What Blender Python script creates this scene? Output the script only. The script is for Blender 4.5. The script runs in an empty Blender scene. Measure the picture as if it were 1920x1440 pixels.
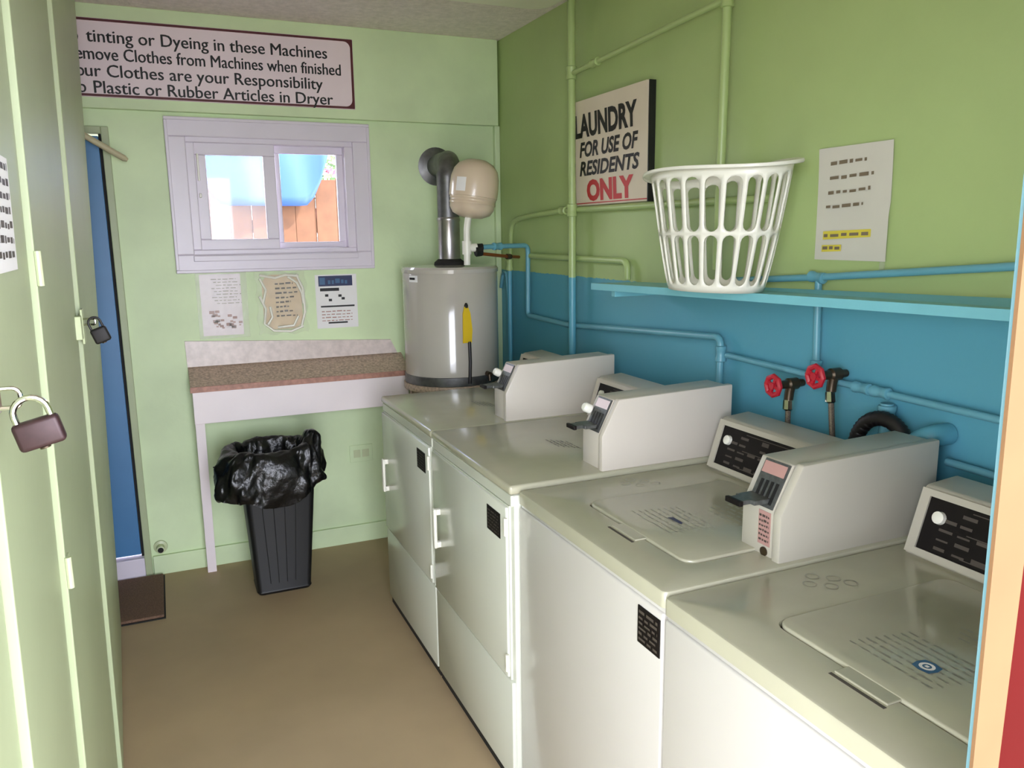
import bpy, bmesh, math, random
from mathutils import Vector, Matrix
random.seed(7)
C = bpy.context.scene.collection
SC = bpy.context.scene
PI = math.pi

# ---------------------------------------------------------------- camera
f_px = 1497.9
cd = bpy.data.cameras.new('camera')
cam = bpy.data.objects.new('camera', cd); C.objects.link(cam)
cd.sensor_width = 36.0
cd.lens = f_px / 1920 * 36.0
cd.clip_start = 0.02
right = Vector((0.91577348, -0.40151247, -0.01211072))
up = Vector((0.08538804, 0.16511683, 0.98257077))
fwd = Vector((0.39251473, 0.90084636, -0.18549397))
m = Matrix((right, up, -fwd)).transposed().to_4x4()
m.translation = Vector((0, 0, 1.5804))
cam.matrix_world = m
SC.camera = cam

# ---------------------------------------------------------------- light and exposure
w = bpy.data.worlds.new('overcast_sky'); SC.world = w; w.use_nodes = True
bg = w.node_tree.nodes['Background']
# hazy bright sky: palest at the horizon all round, deeper towards the zenith
_nt = w.node_tree
_g = _nt.nodes.new('ShaderNodeTexCoord'); _s = _nt.nodes.new('ShaderNodeSeparateXYZ'); _r = _nt.nodes.new('ShaderNodeValToRGB')
_nt.links.new(_g.outputs['Generated'], _s.inputs[0]); _nt.links.new(_s.outputs['Z'], _r.inputs['Fac']); _nt.links.new(_r.outputs['Color'], bg.inputs[0])
_r.color_ramp.elements[0].position = 0.0; _r.color_ramp.elements[0].color = (0.93, 0.96, 1.07, 1)
_r.color_ramp.elements[1].position = 0.8; _r.color_ramp.elements[1].color = (0.36, 0.40, 0.50, 1)
bg.inputs[1].default_value = 1.6
sun = bpy.data.lights.new('sun', 'SUN'); sun.energy = 1.6; sun.angle = math.radians(1.0); sun.color = (1.0, 0.93, 0.82)
so = bpy.data.objects.new('sun', sun); C.objects.link(so)
sdir = Vector((-math.sin(math.radians(60)) * math.cos(math.radians(48)), math.cos(math.radians(60)) * math.cos(math.radians(48)), -math.sin(math.radians(48))))
so.rotation_euler = sdir.to_track_quat('-Z', 'Y').to_euler()
so.location = (3, -3, 5)
def portal(name, loc, rot, sx, sy):
    l = bpy.data.lights.new(name, 'AREA'); l.shape = 'RECTANGLE'; l.size = sx; l.size_y = sy
    l.cycles.is_portal = True
    o = bpy.data.objects.new(name, l); C.objects.link(o); o.location = loc; o.rotation_euler = rot
portal('doorway_portal', (0.235, 0.40, 1.03), (PI / 2, 0, 0), 0.84, 2.10)
portal('window_portal', (0.54, 4.16, 1.76), (-PI / 2, 0, 0), 0.72, 0.50)
SC.view_settings.view_transform = 'Standard'
SC.view_settings.look = 'None'
SC.view_settings.gamma = 1.0
SC.view_settings.use_curve_mapping = False
SC.view_settings.exposure = 3.55
SC.cycles.max_bounces = 12
SC.cycles.diffuse_bounces = 8
SC.cycles.transparent_max_bounces = 12
SC.cycles.use_denoising = True
SC.cycles.sample_clamp_indirect = 4.0

# ---------------------------------------------------------------- materials
def lin(c):
    return tuple((x / 255 / 12.92) if x / 255 <= 0.04045 else ((x / 255 + 0.055) / 1.055) ** 2.4 for x in c)
def N(nt, t, **k):
    n = nt.nodes.new(t)
    for a, b in k.items(): setattr(n, a, b)
    return n
def mat(name, rgb, rough=0.5, metal=0.0, var=0.06, vscale=6.0, bump=0.0, bscale=60.0, spec=0.5, coat=0.0):
    m = bpy.data.materials.new(name); m.use_nodes = True
    nt = m.node_tree; b = nt.nodes['Principled BSDF']
    b.inputs['Roughness'].default_value = rough; b.inputs['Metallic'].default_value = metal
    b.inputs['Specular IOR Level'].default_value = spec
    b.inputs['Coat Weight'].default_value = coat
    c = lin(rgb)
    tc = N(nt, 'ShaderNodeNewGeometry')
    nz = N(nt, 'ShaderNodeTexNoise'); nz.inputs['Scale'].default_value = vscale; nz.inputs['Detail'].default_value = 5
    nt.links.new(tc.outputs['Position'], nz.inputs['Vector'])
    r = N(nt, 'ShaderNodeValToRGB')
    r.color_ramp.elements[0].position = 0.3; r.color_ramp.elements[1].position = 0.7
    r.color_ramp.elements[0].color = (*[x * (1 - var) for x in c], 1)
    r.color_ramp.elements[1].color = (*[min(1, x * (1 + var)) for x in c], 1)
    nt.links.new(nz.outputs['Fac'], r.inputs['Fac'])
    nt.links.new(r.outputs['Color'], b.inputs['Base Color'])
    if bump:
        n2 = N(nt, 'ShaderNodeTexNoise'); n2.inputs['Scale'].default_value = bscale; n2.inputs['Detail'].default_value = 4
        nt.links.new(tc.outputs['Position'], n2.inputs['Vector'])
        bp = N(nt, 'ShaderNodeBump'); bp.inputs['Strength'].default_value = bump; bp.inputs['Distance'].default_value = 0.01
        nt.links.new(n2.outputs['Fac'], bp.inputs['Height'])
        nt.links.new(bp.outputs['Normal'], b.inputs['Normal'])
    m['ramp'] = r.name
    return m
GREEN = (170, 190, 127)
GREEN_BACK_LIT = (210, 228, 184)  # lighter copy of the wall paint, with the brighter light put into the colour
BLUE = (90, 160, 180)
def paint_split(name, zs, rough=0.45):
    """green paint above the height zs, blue paint below, with a brushed edge"""
    m = mat(name, GREEN, rough, bump=0.08, bscale=35, var=0.05, vscale=2.5)
    nt = m.node_tree; b = nt.nodes['Principled BSDF']; r = nt.nodes[m['ramp']]
    g = N(nt, 'ShaderNodeNewGeometry'); s = N(nt, 'ShaderNodeSeparateXYZ'); nt.links.new(g.outputs['Position'], s.inputs[0])
    nz = N(nt, 'ShaderNodeTexNoise'); nz.inputs['Scale'].default_value = 40; nt.links.new(g.outputs['Position'], nz.inputs['Vector'])
    ma = N(nt, 'ShaderNodeMath', operation='MULTIPLY_ADD'); ma.inputs[1].default_value = 0.012; nt.links.new(nz.outputs['Fac'], ma.inputs[0]); nt.links.new(s.outputs['Z'], ma.inputs[2])
    gt = N(nt, 'ShaderNodeMath', operation='GREATER_THAN'); gt.inputs[1].default_value = zs + 0.006; nt.links.new(ma.outputs[0], gt.inputs[0])
    hs = N(nt, 'ShaderNodeMix', data_type='RGBA')
    hs.inputs[6].default_value = (*lin(BLUE), 1)
    nt.links.new(gt.outputs[0], hs.inputs[0]); nt.links.new(r.outputs['Color'], hs.inputs[7])
    nt.links.new(hs.outputs[2], b.inputs['Base Color'])
    return m
M = {}
M['wall_back'] = mat('wall_back_green_lit', GREEN_BACK_LIT, 0.5, bump=0.10, bscale=30, var=0.11, vscale=2.6)
M['wall_green'] = mat('wall_green', GREEN, 0.5, bump=0.10, bscale=30, var=0.06, vscale=2.0)
M['wall_split'] = paint_split('wall_green_over_blue', 1.392)
M['pipe_split'] = paint_split('pipe_green_over_blue', 1.392, 0.35)
M['pipe_blue'] = mat('pipe_blue', (104, 164, 180), 0.35)
M['shelf_blue'] = mat('shelf_blue', (122, 190, 202), 0.4, var=0.05, vscale=9)
M['wall_blue'] = mat('blue_paint', BLUE, 0.45)
M['locker'] = mat('locker_green', (170, 181, 143), 0.42, var=0.05, vscale=3, bump=0.05, bscale=25)
M['locker_edge'] = mat('locker_edge', (196, 206, 164), 0.35, var=0.03)
M['ceiling'] = mat('ceiling_stucco', (236, 224, 222), 0.9, bump=0.55, bscale=90, var=0.10, vscale=40)
M['floor'] = mat('floor_concrete', (178, 155, 122), 0.6, bump=0.06, bscale=20, var=0.10, vscale=1.8)
M['enamel'] = mat('washer_enamel_dimmed', (194, 190, 183), 0.22, var=0.02, vscale=4, coat=0.2)  # washers: same enamel as the dryers, darkened to offset strong light by the door
M['enamel_dryer'] = mat('dryer_enamel', (209, 211, 198), 0.22, var=0.02, vscale=4, coat=0.2)  # lighter copy of the washer enamel, making up for dimmer light further in
M['warm_dryer'] = mat('dryer_warm_enamel', (208, 200, 188), 0.35, var=0.02)
M['enamel_top'] = mat('enamel_top', (178, 175, 153), 0.2, var=0.05, vscale=7, coat=0.2)
M['enamel_warm'] = mat('washer_warm_dimmed', (182, 177, 162), 0.35, var=0.02)  # darker copy of the dryer housing enamel, shading put into the colour
M['white_plastic'] = mat('white_plastic', (236, 234, 222), 0.3, var=0.02)
M['window_white'] = mat('window_vinyl', (224, 216, 228), 0.35, var=0.02)
M['panel_black'] = mat('panel_black', (20, 16, 15), 0.5, var=0.2, vscale=30, spec=0.2)
M['print_grey'] = mat('print_grey', (74, 66, 60), 0.5)
M['print_faint'] = mat('print_faint', (158, 154, 137), 0.4)
M['black'] = mat('black_paint', (16, 15, 15), 0.5)
M['red'] = mat('sign_red', (190, 30, 34), 0.45)
M['dark_red'] = mat('border_red', (88, 28, 34), 0.5)
M['sign_white'] = mat('sign_white', (240, 222, 228), 0.5, var=0.03)
M['sign_cream'] = mat('sign_cream', (222, 208, 188), 0.5, var=0.03)
M['paper'] = mat('paper_white', (238, 236, 236), 0.75, var=0.02)
M['paper_grey'] = mat('paper_in_sleeve', (228, 216, 220), 0.3, var=0.05, vscale=40)
M['paper_tan'] = mat('paper_tan', (216, 194, 160), 0.5, var=0.08, vscale=25)
M['note_paper'] = mat('note_paper', (204, 200, 188), 0.8, var=0.02)
M['ink_brown'] = mat('ink_brown', (118, 104, 84), 0.7)
M['highlight'] = mat('highlighter', (212, 196, 70), 0.7)
M['navy'] = mat('print_navy', (34, 46, 88), 0.5)
M['sticker_blue'] = mat('sticker_blue', (58, 98, 138), 0.4)
M['pink_print'] = mat('print_pink', (176, 136, 128), 0.6)
M['laminate'] = mat('speckled_laminate', (186, 164, 146), 0.45, var=0.35, vscale=90)
M['laminate_light'] = mat('marbled_laminate', (216, 202, 198), 0.3, var=0.12, vscale=35)
M['edge_red'] = mat('red_brown_edge', (176, 128, 112), 0.5, var=0.2, vscale=50)
M['table_white'] = mat('table_white', (244, 233, 235), 0.45, var=0.02)
M['bag'] = mat('black_bag', (10, 10, 11), 0.28, var=0.2, bump=0.35, bscale=45)
M['bin'] = mat('black_bin', (12, 12, 13), 0.5)
M['steel'] = mat('galvanised', (176, 172, 172), 0.28, metal=0.9, var=0.12, vscale=14)
M['steel_dark'] = mat('dull_galvanised', (112, 112, 112), 0.42, metal=0.7, var=0.25, vscale=25)
M['heater'] = mat('heater_grey', (184, 178, 168), 0.12, var=0.03, coat=0.4)
M['tank_beige'] = mat('tank_beige', (216, 196, 172), 0.28, var=0.03, coat=0.3)
M['yellow'] = mat('tag_yellow', (226, 190, 30), 0.5, var=0.06)
M['copper'] = mat('copper', (170, 96, 50), 0.35, metal=0.7)
M['brass'] = mat('dark_brass', (70, 58, 42), 0.4, metal=0.6)
M['braid'] = mat('braided_steel', (120, 108, 96), 0.4, metal=0.6, var=0.4, vscale=300)
M['valve_red'] = mat('valve_red', (178, 26, 44), 0.4)
M['hose'] = mat('black_hose', (22, 17, 16), 0.5)
M['padlock_body'] = mat('padlock_brown', (54, 34, 36), 0.45, metal=0.3, var=0.15, vscale=120)
M['padlock_dark'] = mat('padlock_black', (20, 15, 15), 0.6)
M['chrome'] = mat('chrome', (210, 208, 196), 0.15, metal=1.0)
M['metal_grey'] = mat('coin_slide_grey', (96, 98, 96), 0.35, metal=0.5, var=0.25, vscale=90)
M['door_blue'] = mat('door_blue', (66, 122, 172), 0.4, var=0.05)
M['mat_brown'] = mat('doormat_brown', (122, 94, 76), 0.95, bump=0.6, bscale=300, var=0.3, vscale=200)
M['dowel'] = mat('beige_dowel', (196, 186, 152), 0.5)
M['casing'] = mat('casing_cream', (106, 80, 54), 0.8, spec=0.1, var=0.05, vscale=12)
M['ext_red'] = mat('exterior_red', (66, 6, 4), 0.8, spec=0.05)
M['concrete'] = mat('concrete', (168, 162, 152), 0.9, var=0.1)
M['fence'] = mat('cedar_fence', (94, 60, 40), 0.8, var=0.15, vscale=14)
M['tarp'] = mat('blue_tarp', (44, 76, 150), 0.5, var=0.06)
M['leaf'] = mat('leaf_green', (88, 124, 70), 0.7, var=0.3, vscale=30)
M['flower'] = mat('flower_pink', (200, 110, 130), 0.7)
M['diffuser'] = mat('lamp_diffuser', (244, 240, 224), 0.35)
M['rubber'] = mat('dark_gap', (30, 28, 26), 0.8)
def glass_mat(name, haze):
    m = bpy.data.materials.new(name); m.use_nodes = True; nt = m.node_tree
    nt.nodes.remove(nt.nodes['Principled BSDF']); out = nt.nodes['Material Output']
    tr = N(nt, 'ShaderNodeBsdfTransparent'); gl = N(nt, 'ShaderNodeBsdfGlossy'); gl.inputs['Roughness'].default_value = 0.03
    fr = N(nt, 'ShaderNodeFresnel'); fr.inputs['IOR'].default_value = 1.3
    mx = N(nt, 'ShaderNodeMixShader'); nt.links.new(fr.outputs[0], mx.inputs[0]); nt.links.new(tr.outputs[0], mx.inputs[1]); nt.links.new(gl.outputs[0], mx.inputs[2])
    last = mx
    if haze:
        tl = N(nt, 'ShaderNodeBsdfTranslucent'); tl.inputs[0].default_value = (0.9, 0.9, 0.9, 1)
        m2 = N(nt, 'ShaderNodeMixShader'); m2.inputs[0].default_value = haze
        nt.links.new(mx.outputs[0], m2.inputs[1]); nt.links.new(tl.outputs[0], m2.inputs[2]); last = m2
    nt.links.new(last.outputs[0], out.inputs['Surface'])
    return m
M['casing_blue'] = mat('casing_edge_blue', (92, 130, 138), 0.5)
M['glass'] = glass_mat('window_glass', 0.0)
M['glass_hazy'] = glass_mat('window_glass_screened', 0.07)
def sleeve_mat():
    m = mat('clear_sleeve', (235, 232, 226), 0.12, bump=0.5, bscale=28)
    b = m.node_tree.nodes['Principled BSDF']; b.inputs['Alpha'].default_value = 0.13
    return m
M['sleeve'] = sleeve_mat()

# ---------------------------------------------------------------- mesh helpers
class B:
    def __init__(s): s.bm = bmesh.new()
    def box(s, x0, x1, y0, y1, z0, z1, bev=0.0, seg=2):
        t = bmesh.new()
        bmesh.ops.create_cube(t, size=1)
        for v in t.verts:
            v.co = Vector(((x0 + x1) / 2 + v.co.x * (x1 - x0), (y0 + y1) / 2 + v.co.y * (y1 - y0), (z0 + z1) / 2 + v.co.z * (z1 - z0)))
        if bev: bmesh.ops.bevel(t, geom=t.edges[:], offset=bev, segments=seg, profile=0.5, affect='EDGES')
        s.join(t); return s
    def join(s, t):
        me = bpy.data.meshes.new('tmp'); t.to_mesh(me); t.free(); s.bm.from_mesh(me); bpy.data.meshes.remove(me)
    def prism(s, prof, a0, a1, axis='y', bev=0.0, seg=2):
        """profile of (p,q) pairs pulled along an axis"""
        t = bmesh.new()
        def P(p, q, a): return {'y': (p, a, q), 'x': (a, p, q), 'z': (p, q, a)}[axis]
        v0 = [t.verts.new(P(p, q, a0)) for p, q in prof]; v1 = [t.verts.new(P(p, q, a1)) for p, q in prof]
        n = len(prof); t.faces.new(v0); t.faces.new(v1[::-1])
        for i in range(n): t.faces.new((v0[i], v1[i], v1[(i + 1) % n], v0[(i + 1) % n]))
        bmesh.ops.recalc_face_normals(t, faces=t.faces[:])
        if bev: bmesh.ops.bevel(t, geom=t.edges[:], offset=bev, segments=seg, profile=0.5, affect='EDGES')
        s.join(t); return s
    def tube(s, pts, r, n=12, cap=True, radii=None):
        pts = [Vector(p) for p in pts]; rings = []
        prev = None
        for i, p in enumerate(pts):
            d = (pts[min(i + 1, len(pts) - 1)] - pts[max(i - 1, 0)]).normalized()
            if prev is None:
                a = d.orthogonal().normalized()
            else:
                a = (prev - d * prev.dot(d)).normalized()
            prev = a; b = d.cross(a); rr = radii[i] if radii else r
            rings.append([s.bm.verts.new(p + (a * math.cos(2 * PI * k / n) + b * math.sin(2 * PI * k / n)) * rr) for k in range(n)])
        for A, D in zip(rings, rings[1:]):
            for k in range(n): s.bm.faces.new((A[k], A[(k + 1) % n], D[(k + 1) % n], D[k]))
        if cap: s.bm.faces.new(rings[0][::-1]); s.bm.faces.new(rings[-1])
        return s
    def lathe(s, prof, origin=(0, 0, 0), axis=(0, 0, 1), n=32, cap=True):
        o = Vector(origin); d = Vector(axis).normalized(); a = d.orthogonal().normalized(); b = d.cross(a)
        rings = []
        for r, h in prof:
            rings.append([s.bm.verts.new(o + d * h + (a * math.cos(2 * PI * k / n) + b * math.sin(2 * PI * k / n)) * max(r, 1e-4)) for k in range(n)])
        for A, D in zip(rings, rings[1:]):
            for k in range(n): s.bm.faces.new((A[k], A[(k + 1) % n], D[(k + 1) % n], D[k]))
        if cap: s.bm.faces.new(rings[0][::-1]); s.bm.faces.new(rings[-1])
        return s
    def quad(s, *p):
        s.bm.faces.new([s.bm.verts.new(q) for q in p]); return s
def bend(pts, r=0.04, k=6):
    """round the corners of a polyline"""
    pts = [Vector(p) for p in pts]; out = [pts[0]]
    for a, b, c in zip(pts, pts[1:], pts[2:]):
        u = (a - b); v = (c - b); q = min(r, u.length * 0.45, v.length * 0.45)
        p0 = b + u.normalized() * q; p1 = b + v.normalized() * q
        for i in range(k + 1):
            t = i / k; out.append(p0 * (1 - t) ** 2 + b * 2 * t * (1 - t) + p1 * t * t)
    out.append(pts[-1]); return out
ROOT = {}
def rootloc(o):
    while o.parent: o = o.parent
    return o.location
def obj(name, b, material, parent=None, smooth=None, label=None):
    bm = b.bm if isinstance(b, B) else b
    bmesh.ops.recalc_face_normals(bm, faces=bm.faces[:]) if smooth != 'keep' else None
    me = bpy.data.meshes.new(name); bm.to_mesh(me); bm.free()
    me.materials.append(M[material] if isinstance(material, str) else material)
    o = bpy.data.objects.new(name, me); C.objects.link(o)
    if parent:
        me.transform(Matrix.Translation(-rootloc(parent))); o.parent = parent
    if smooth:
        for p in me.polygons: p.use_smooth = True
        if smooth is True or isinstance(smooth, (int, float)):
            try: me.set_sharp_from_angle(angle=math.radians(35 if smooth is True else smooth))
            except Exception: pass
    if label: o['label'] = label
    if name in ('printed_text', 'worn_print', 'printed_marks', 'printed_picture', 'handwriting', 'heading_print'): o['kind'] = 'stuff'
    return o
def tag(o, label, cat, group=None, kind=None):
    o['label'] = label; o['category'] = cat
    if group: o['group'] = group
    if kind: o['kind'] = kind
    return o
def thing(name, label, cat, loc, group=None):
    o = bpy.data.objects.new(name, None); C.objects.link(o); o.location = loc; o.empty_display_size = 0.05
    return tag(o, label, cat, group)
def struct(name, b, material, smooth=None):
    o = obj(name, b, material, None, smooth); o['kind'] = 'structure'; return o
def sroot(name, loc):
    o = bpy.data.objects.new(name, None); C.objects.link(o); o.location = loc; o['kind'] = 'structure'; return o
def text_bm(s, origin, ux, uy, width, height, bold=0.0, shear=0.0, depth=0.0012, twice=0.0):
    """lettering as thin real geometry; ux, uy unit vectors of the board"""
    cu = bpy.data.curves.new('t', 'FONT'); cu.body = s; cu.offset = bold; cu.shear = shear; cu.resolution_u = 3
    o = bpy.data.objects.new('t', cu); C.objects.link(o)
    dg = bpy.context.evaluated_depsgraph_get(); dg.update()
    me = bpy.data.meshes.new_from_object(o.evaluated_get(dg))
    bpy.data.objects.remove(o); bpy.data.curves.remove(cu)
    xs = [v.co.x for v in me.vertices]; 
    x0, x1 = min(xs), max(xs)
    sx = width / (x1 - x0); sy = height / 0.70
    ux = Vector(ux); uy = Vector(uy); n = ux.cross(uy); o0 = Vector(origin)
    for v in me.vertices: v.co = o0 + ux * ((v.co.x - x0) * sx) + uy * (v.co.y * sy) + n * depth
    bm = bmesh.new(); bm.from_mesh(me)
    if twice:      # a second stroke of the brush, slightly aside
        for v in me.vertices: v.co += ux * twice + uy * twice * .4 + n * .0001
        bm.from_mesh(me)
    bpy.data.meshes.remove(me)
    return bm
def dashes(bm, origin, ux, uy, length, h, seed, n=8, depth=0.0008, wob=0.25):
    """a line of print too small to read: uneven word-length strokes"""
    rnd = random.Random(seed); ux = Vector(ux); uy = Vector(uy); nn = ux.cross(uy) * depth; o = Vector(origin); x = 0
    while x < length * 0.98:
        L = length / n * rnd.uniform(0.45, 1.2); L = min(L, length - x)
        dy = h * wob * (rnd.random() - 0.5)
        a = o + ux * x + uy * dy + nn; hh = h * rnd.uniform(0.7, 1.1)
        bm.quad(a, a + ux * L, a + ux * L + uy * hh, a + uy * hh)
        x += L + length / n * 0.3
    return bm

# ================================================================ SETTING
XR, YB, ZC, YF = 1.669, 3.971, 2.537, 0.445
XL = -0.95
struct('floor', B().box(XL - .1, XR + .1, 0.30, YB + .1, -0.1, 0), 'floor')
struct('ceiling', B().box(XL - .1, XR + .1, 0.30, YB + .35, ZC, ZC + .12), 'ceiling')
struct('wall_right', B().box(XR, XR + .12, YF - .02, YB + .15, 0, ZC), 'wall_split')
struct('wall_left', B().box(XL - .1, XL, YF - .02, YB + .15, 0, ZC), 'wall_green')
# back wall with the window opening and the door opening
wx0, wx1, wz0, wz1 = 0.155, 0.900, 1.485, 2.035
dx0, dx1, dz1 = -0.92, -0.178, 2.02
bw = B()
y0, y1 = YB, YB + .14
bw.box(dx1, wx0, y0, y1, 0, ZC); bw.box(wx1, XR + .1, y0, y1, 0, ZC)
bw.box(wx0, wx1, y0, y1, 0, wz0); bw.box(wx0, wx1, y0, y1, wz1, ZC)
bw.box(XL - .1, dx0, y0, y1, 0, ZC); bw.box(dx0, dx1, y0, y1, dz1, ZC)
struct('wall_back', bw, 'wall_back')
# upper band of the back wall stands proud: soffit board
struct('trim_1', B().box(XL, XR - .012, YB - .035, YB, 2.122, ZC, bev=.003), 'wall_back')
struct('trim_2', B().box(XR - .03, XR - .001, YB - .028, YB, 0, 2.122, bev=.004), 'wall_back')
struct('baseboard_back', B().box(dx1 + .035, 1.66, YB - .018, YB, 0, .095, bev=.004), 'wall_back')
# front wall: thin board wall with the doorway the photo is taken through
jx, lx, ytop = 0.652, -0.175, 2.08
fw = B()
fw.box(jx + .0302, XR + .1, .4325, .450, -.0, ZC); fw.box(XL - .1, lx - .03, .445, .462, 0, ZC); fw.box(lx - .03, jx + .0302, .445, .462, ytop + .03, ZC)
struct('wall_front', fw, 'ext_red')
tr = sroot('trim_3', (jx, .44, 0))
obj('casing_board', B().prism([(.650, 0), (.655, 0), (.694, ytop + .05), (.629, ytop + .05)], .4285, .4321, 'y'), 'casing', tr, label='cream painted casing board')
obj('casing_edge', B().prism([(.654, 0), (.684, 0), (.684, ytop), (.635, ytop)], .4322, .4385, 'y'), 'casing_blue', tr, label='light blue painted edge of the casing')
obj('outer_board', B().prism([(.6555, 0), (jx + .30, 0), (jx + .30, ytop + .05), (.6945, ytop + .05)], .4290, .4322, 'y'), 'ext_red', tr, label='red painted board outside')
struct('trim_4', B().box(lx - .05, lx, .418, .444, 0, ytop + .05), 'casing')
struct('trim_5', B().box(lx, jx, .418, .444, ytop, ytop + .05), 'casing')
struct('added_shade_roof', B().box(-3, 4, -1.0, .30, 2.42, 2.50, .004), 'concrete')     # unseen porch roof, added to keep the sun off the door casing
struct('ground', B().box(-8, 8, -8, .3, -.12, -.02), 'concrete')
struct('ground_back', B().box(-8, 8, YB + .14, 14, -.12, -.02), 'concrete')

# ---- window_1
wn = sroot('window_1', (.53, YB, 1.76))
def ring(b, x0, x1, z0, z1, t, ya, yb, bev=.003):
    b.box(x0, x1, ya, yb, z1 - t, z1, bev); b.box(x0, x1, ya, yb, z0, z0 + t, bev)
    b.box(x0, x0 + t, ya, yb, z0 + t, z1 - t, bev); b.box(x1 - t, x1, ya, yb, z0 + t, z1 - t, bev); return b
obj('window_casing', ring(B(), .081, .975, 1.427, 2.094, .074, YB - .022, YB, .005), 'window_white', wn)
obj('window_casing_lip', ring(B(), .072, .984, 1.418, 2.103, .014, YB - .028, YB, .003), 'window_white', wn)
obj('window_frame', ring(B(), .150, .904, 1.482, 2.038, .040, YB - .004, YB + .09, .004), 'window_white', wn)
obj('window_sill', B().box(.150, .904, YB - .034, YB + .05, 1.470, 1.496, bev=.003), 'window_white', wn)
sl = obj('sash', ring(B(), .182, .540, 1.515, 2.000, .054, YB + .012, YB + .040, .004), 'window_white', wn)
obj('pane', B().box(.232, .490, YB + .024, YB + .028, 1.565, 1.950), 'glass_hazy', sl, label='left pane behind a hazy insect screen')
sr = obj('sash', ring(B(), .530, .870, 1.515, 2.000, .036, YB + .050, YB + .075, .004), 'window_white', wn)
obj('pane', B().box(.562, .838, YB + .060, YB + .064, 1.548, 1.968), 'glass', sr)
obj('sash_latch', B().box(.196, .206, YB - .002, YB + .012, 1.83, 1.95, bev=.003).box(.197, .207, YB - .006, YB + .012, 1.755, 1.775, bev=.003), 'white_plastic', wn)

# ---- door_1 : blue door in the back wall, mostly behind the lockers
dr = sroot('door_1', (-.55, YB, 0))
obj('door_leaf', B().box(dx0 + .004, dx1 - .012, YB - .012, YB + .03, .115, dz1 - .01, bev=.002), 'door_blue', dr)
obj('threshold', B().box(dx0, dx1, YB - .03, YB + .12, 0, .10, bev=.004), 'window_white', dr)
obj('door_casing', B().box(dx1 - .0, dx1 + .030, YB - .020, YB, 0, dz1 + .03, bev=.003).box(dx0, dx1, YB - .020, YB, dz1, dz1 + .03, bev=.003), 'locker', dr)
obj('dark_gap', B().box(dx1 - .012, dx1 - .0005, YB + .004, YB + .03, .10, dz1), 'rubber', dr)

# ================================================================ LOCKERS
def plane_x(y, z):    # the locker fronts lean a little towards the room at the top
    if y > 2.4: b = -.222 - (y - 2.4) * .044
    else: b = -.222
    lean = .018 + (max(0, y - 2.4)) * .012
    return b + lean * z
def slab(b, y0, y1, z0, z1, off0, off1, swing=0.0):
    """a board on the leaning front, from depth off0 to off1 in front of it"""
    P = []
    for y, z in ((y0, z0), (y1, z0), (y1, z1), (y0, z1)):
        P.append((y, z))
    t = bmesh.new()
    a = [t.verts.new((plane_x(y, z) + off1 - (swing if y == y1 else 0), y, z)) for y, z in P]; c = [t.verts.new((plane_x(y, z) + off0, y, z)) for y, z in P]
    t.faces.new(a); t.faces.new(c[::-1])
    for i in range(4): t.faces.new((a[i], c[i], c[(i + 1) % 4], a[(i + 1) % 4]))
    bmesh.ops.recalc_face_normals(t, faces=t.faces[:])
    bmesh.ops.bevel(t, geom=t.edges[:], offset=.0025, segments=2, profile=.5, affect='EDGES')
    b.join(t); return b
def locker(y0, y1, label, hinges, swing=.010):
    t = thing('locker', label, 'locker', (-.4, (y0 + y1) / 2, 0), 'green lockers along the left side')
    fx = plane_x(y1, 0) - .034
    obj('locker_body', B().box(-.62, fx, y0 + .001, y1 - .001, 0, 2.52, .002), 'locker', t)
    d = obj('door', slab(B(), y0 + .010, y1 - .001, .012, 2.50, -.032, 0.0, swing), 'locker', t)
    for z in hinges:
        hb = B(); x = plane_x(y0, z)
        hb.tube([(x + .004, y0 + .012, z - .03), (x + .004, y0 + .012, z + .03)], .006, 10)
        hb.box(x - .001, x + .0035, y0 + .012, y0 + .045, z - .028, z + .028, .001).box(x - .022, x - .018, y0 - .03, y0 + .012, z - .028, z + .028, .001)
        obj('hinge', hb, 'locker_edge', t, smooth=True)
    return t
lk_c = locker(2.35, 3.436, 'far pale green locker next to the blue door, small black padlock at its near edge', [], 0.0)
lk_b = locker(1.60, 2.35, 'middle pale green locker between the big brown padlock and the black padlock', [1.53, .97])
lk_a = locker(1.10, 1.60, 'pale green locker with the brown padlock and a taped notice', [])
lk_0 = locker(.52, 1.10, 'nearest pale green locker at the left edge, in front of the big brown padlock', [])
def hasp(parent, y, z, s=1.0):
    b = B(); x = plane_x(y, z)
    b.box(x, x + .004, y - .012, y + .05 * s, z - .02 * s, z + .02 * s, .0015)
    b.box(x - .02, x + .003, y - .05 * s, y - .008, z - .03, z + .03, .0015)
    obj('hasp', b, 'chrome', parent)
    st = B(); st.tube(bend([(x, y + .02, z - .012), (x + .03, y + .02, z - .012), (x + .03, y + .02, z + .012), (x, y + .02, z + .012)], .012), .003, 8)
    obj('staple', st, 'chrome', parent, smooth=True)
hasp(lk_a, 1.09, 1.392, 1.1)
hb = B(); x = plane_x(2.35, 1.36)
hb.box(x - .0, x + .006, 2.335, 2.385, 1.31, 1.40, .002).box(x - .02, x + .004, 2.30, 2.337, 1.325, 1.385, .002)
obj('hasp', hb, 'locker_edge', lk_c)
st = B(); st.tube(bend([(x, 2.345, 1.375), (x + .034, 2.335, 1.375), (x + .034, 2.335, 1.36), (x, 2.345, 1.36)], .008), .003, 8)
obj('staple', st, 'chrome', lk_c, smooth=True)
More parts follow.
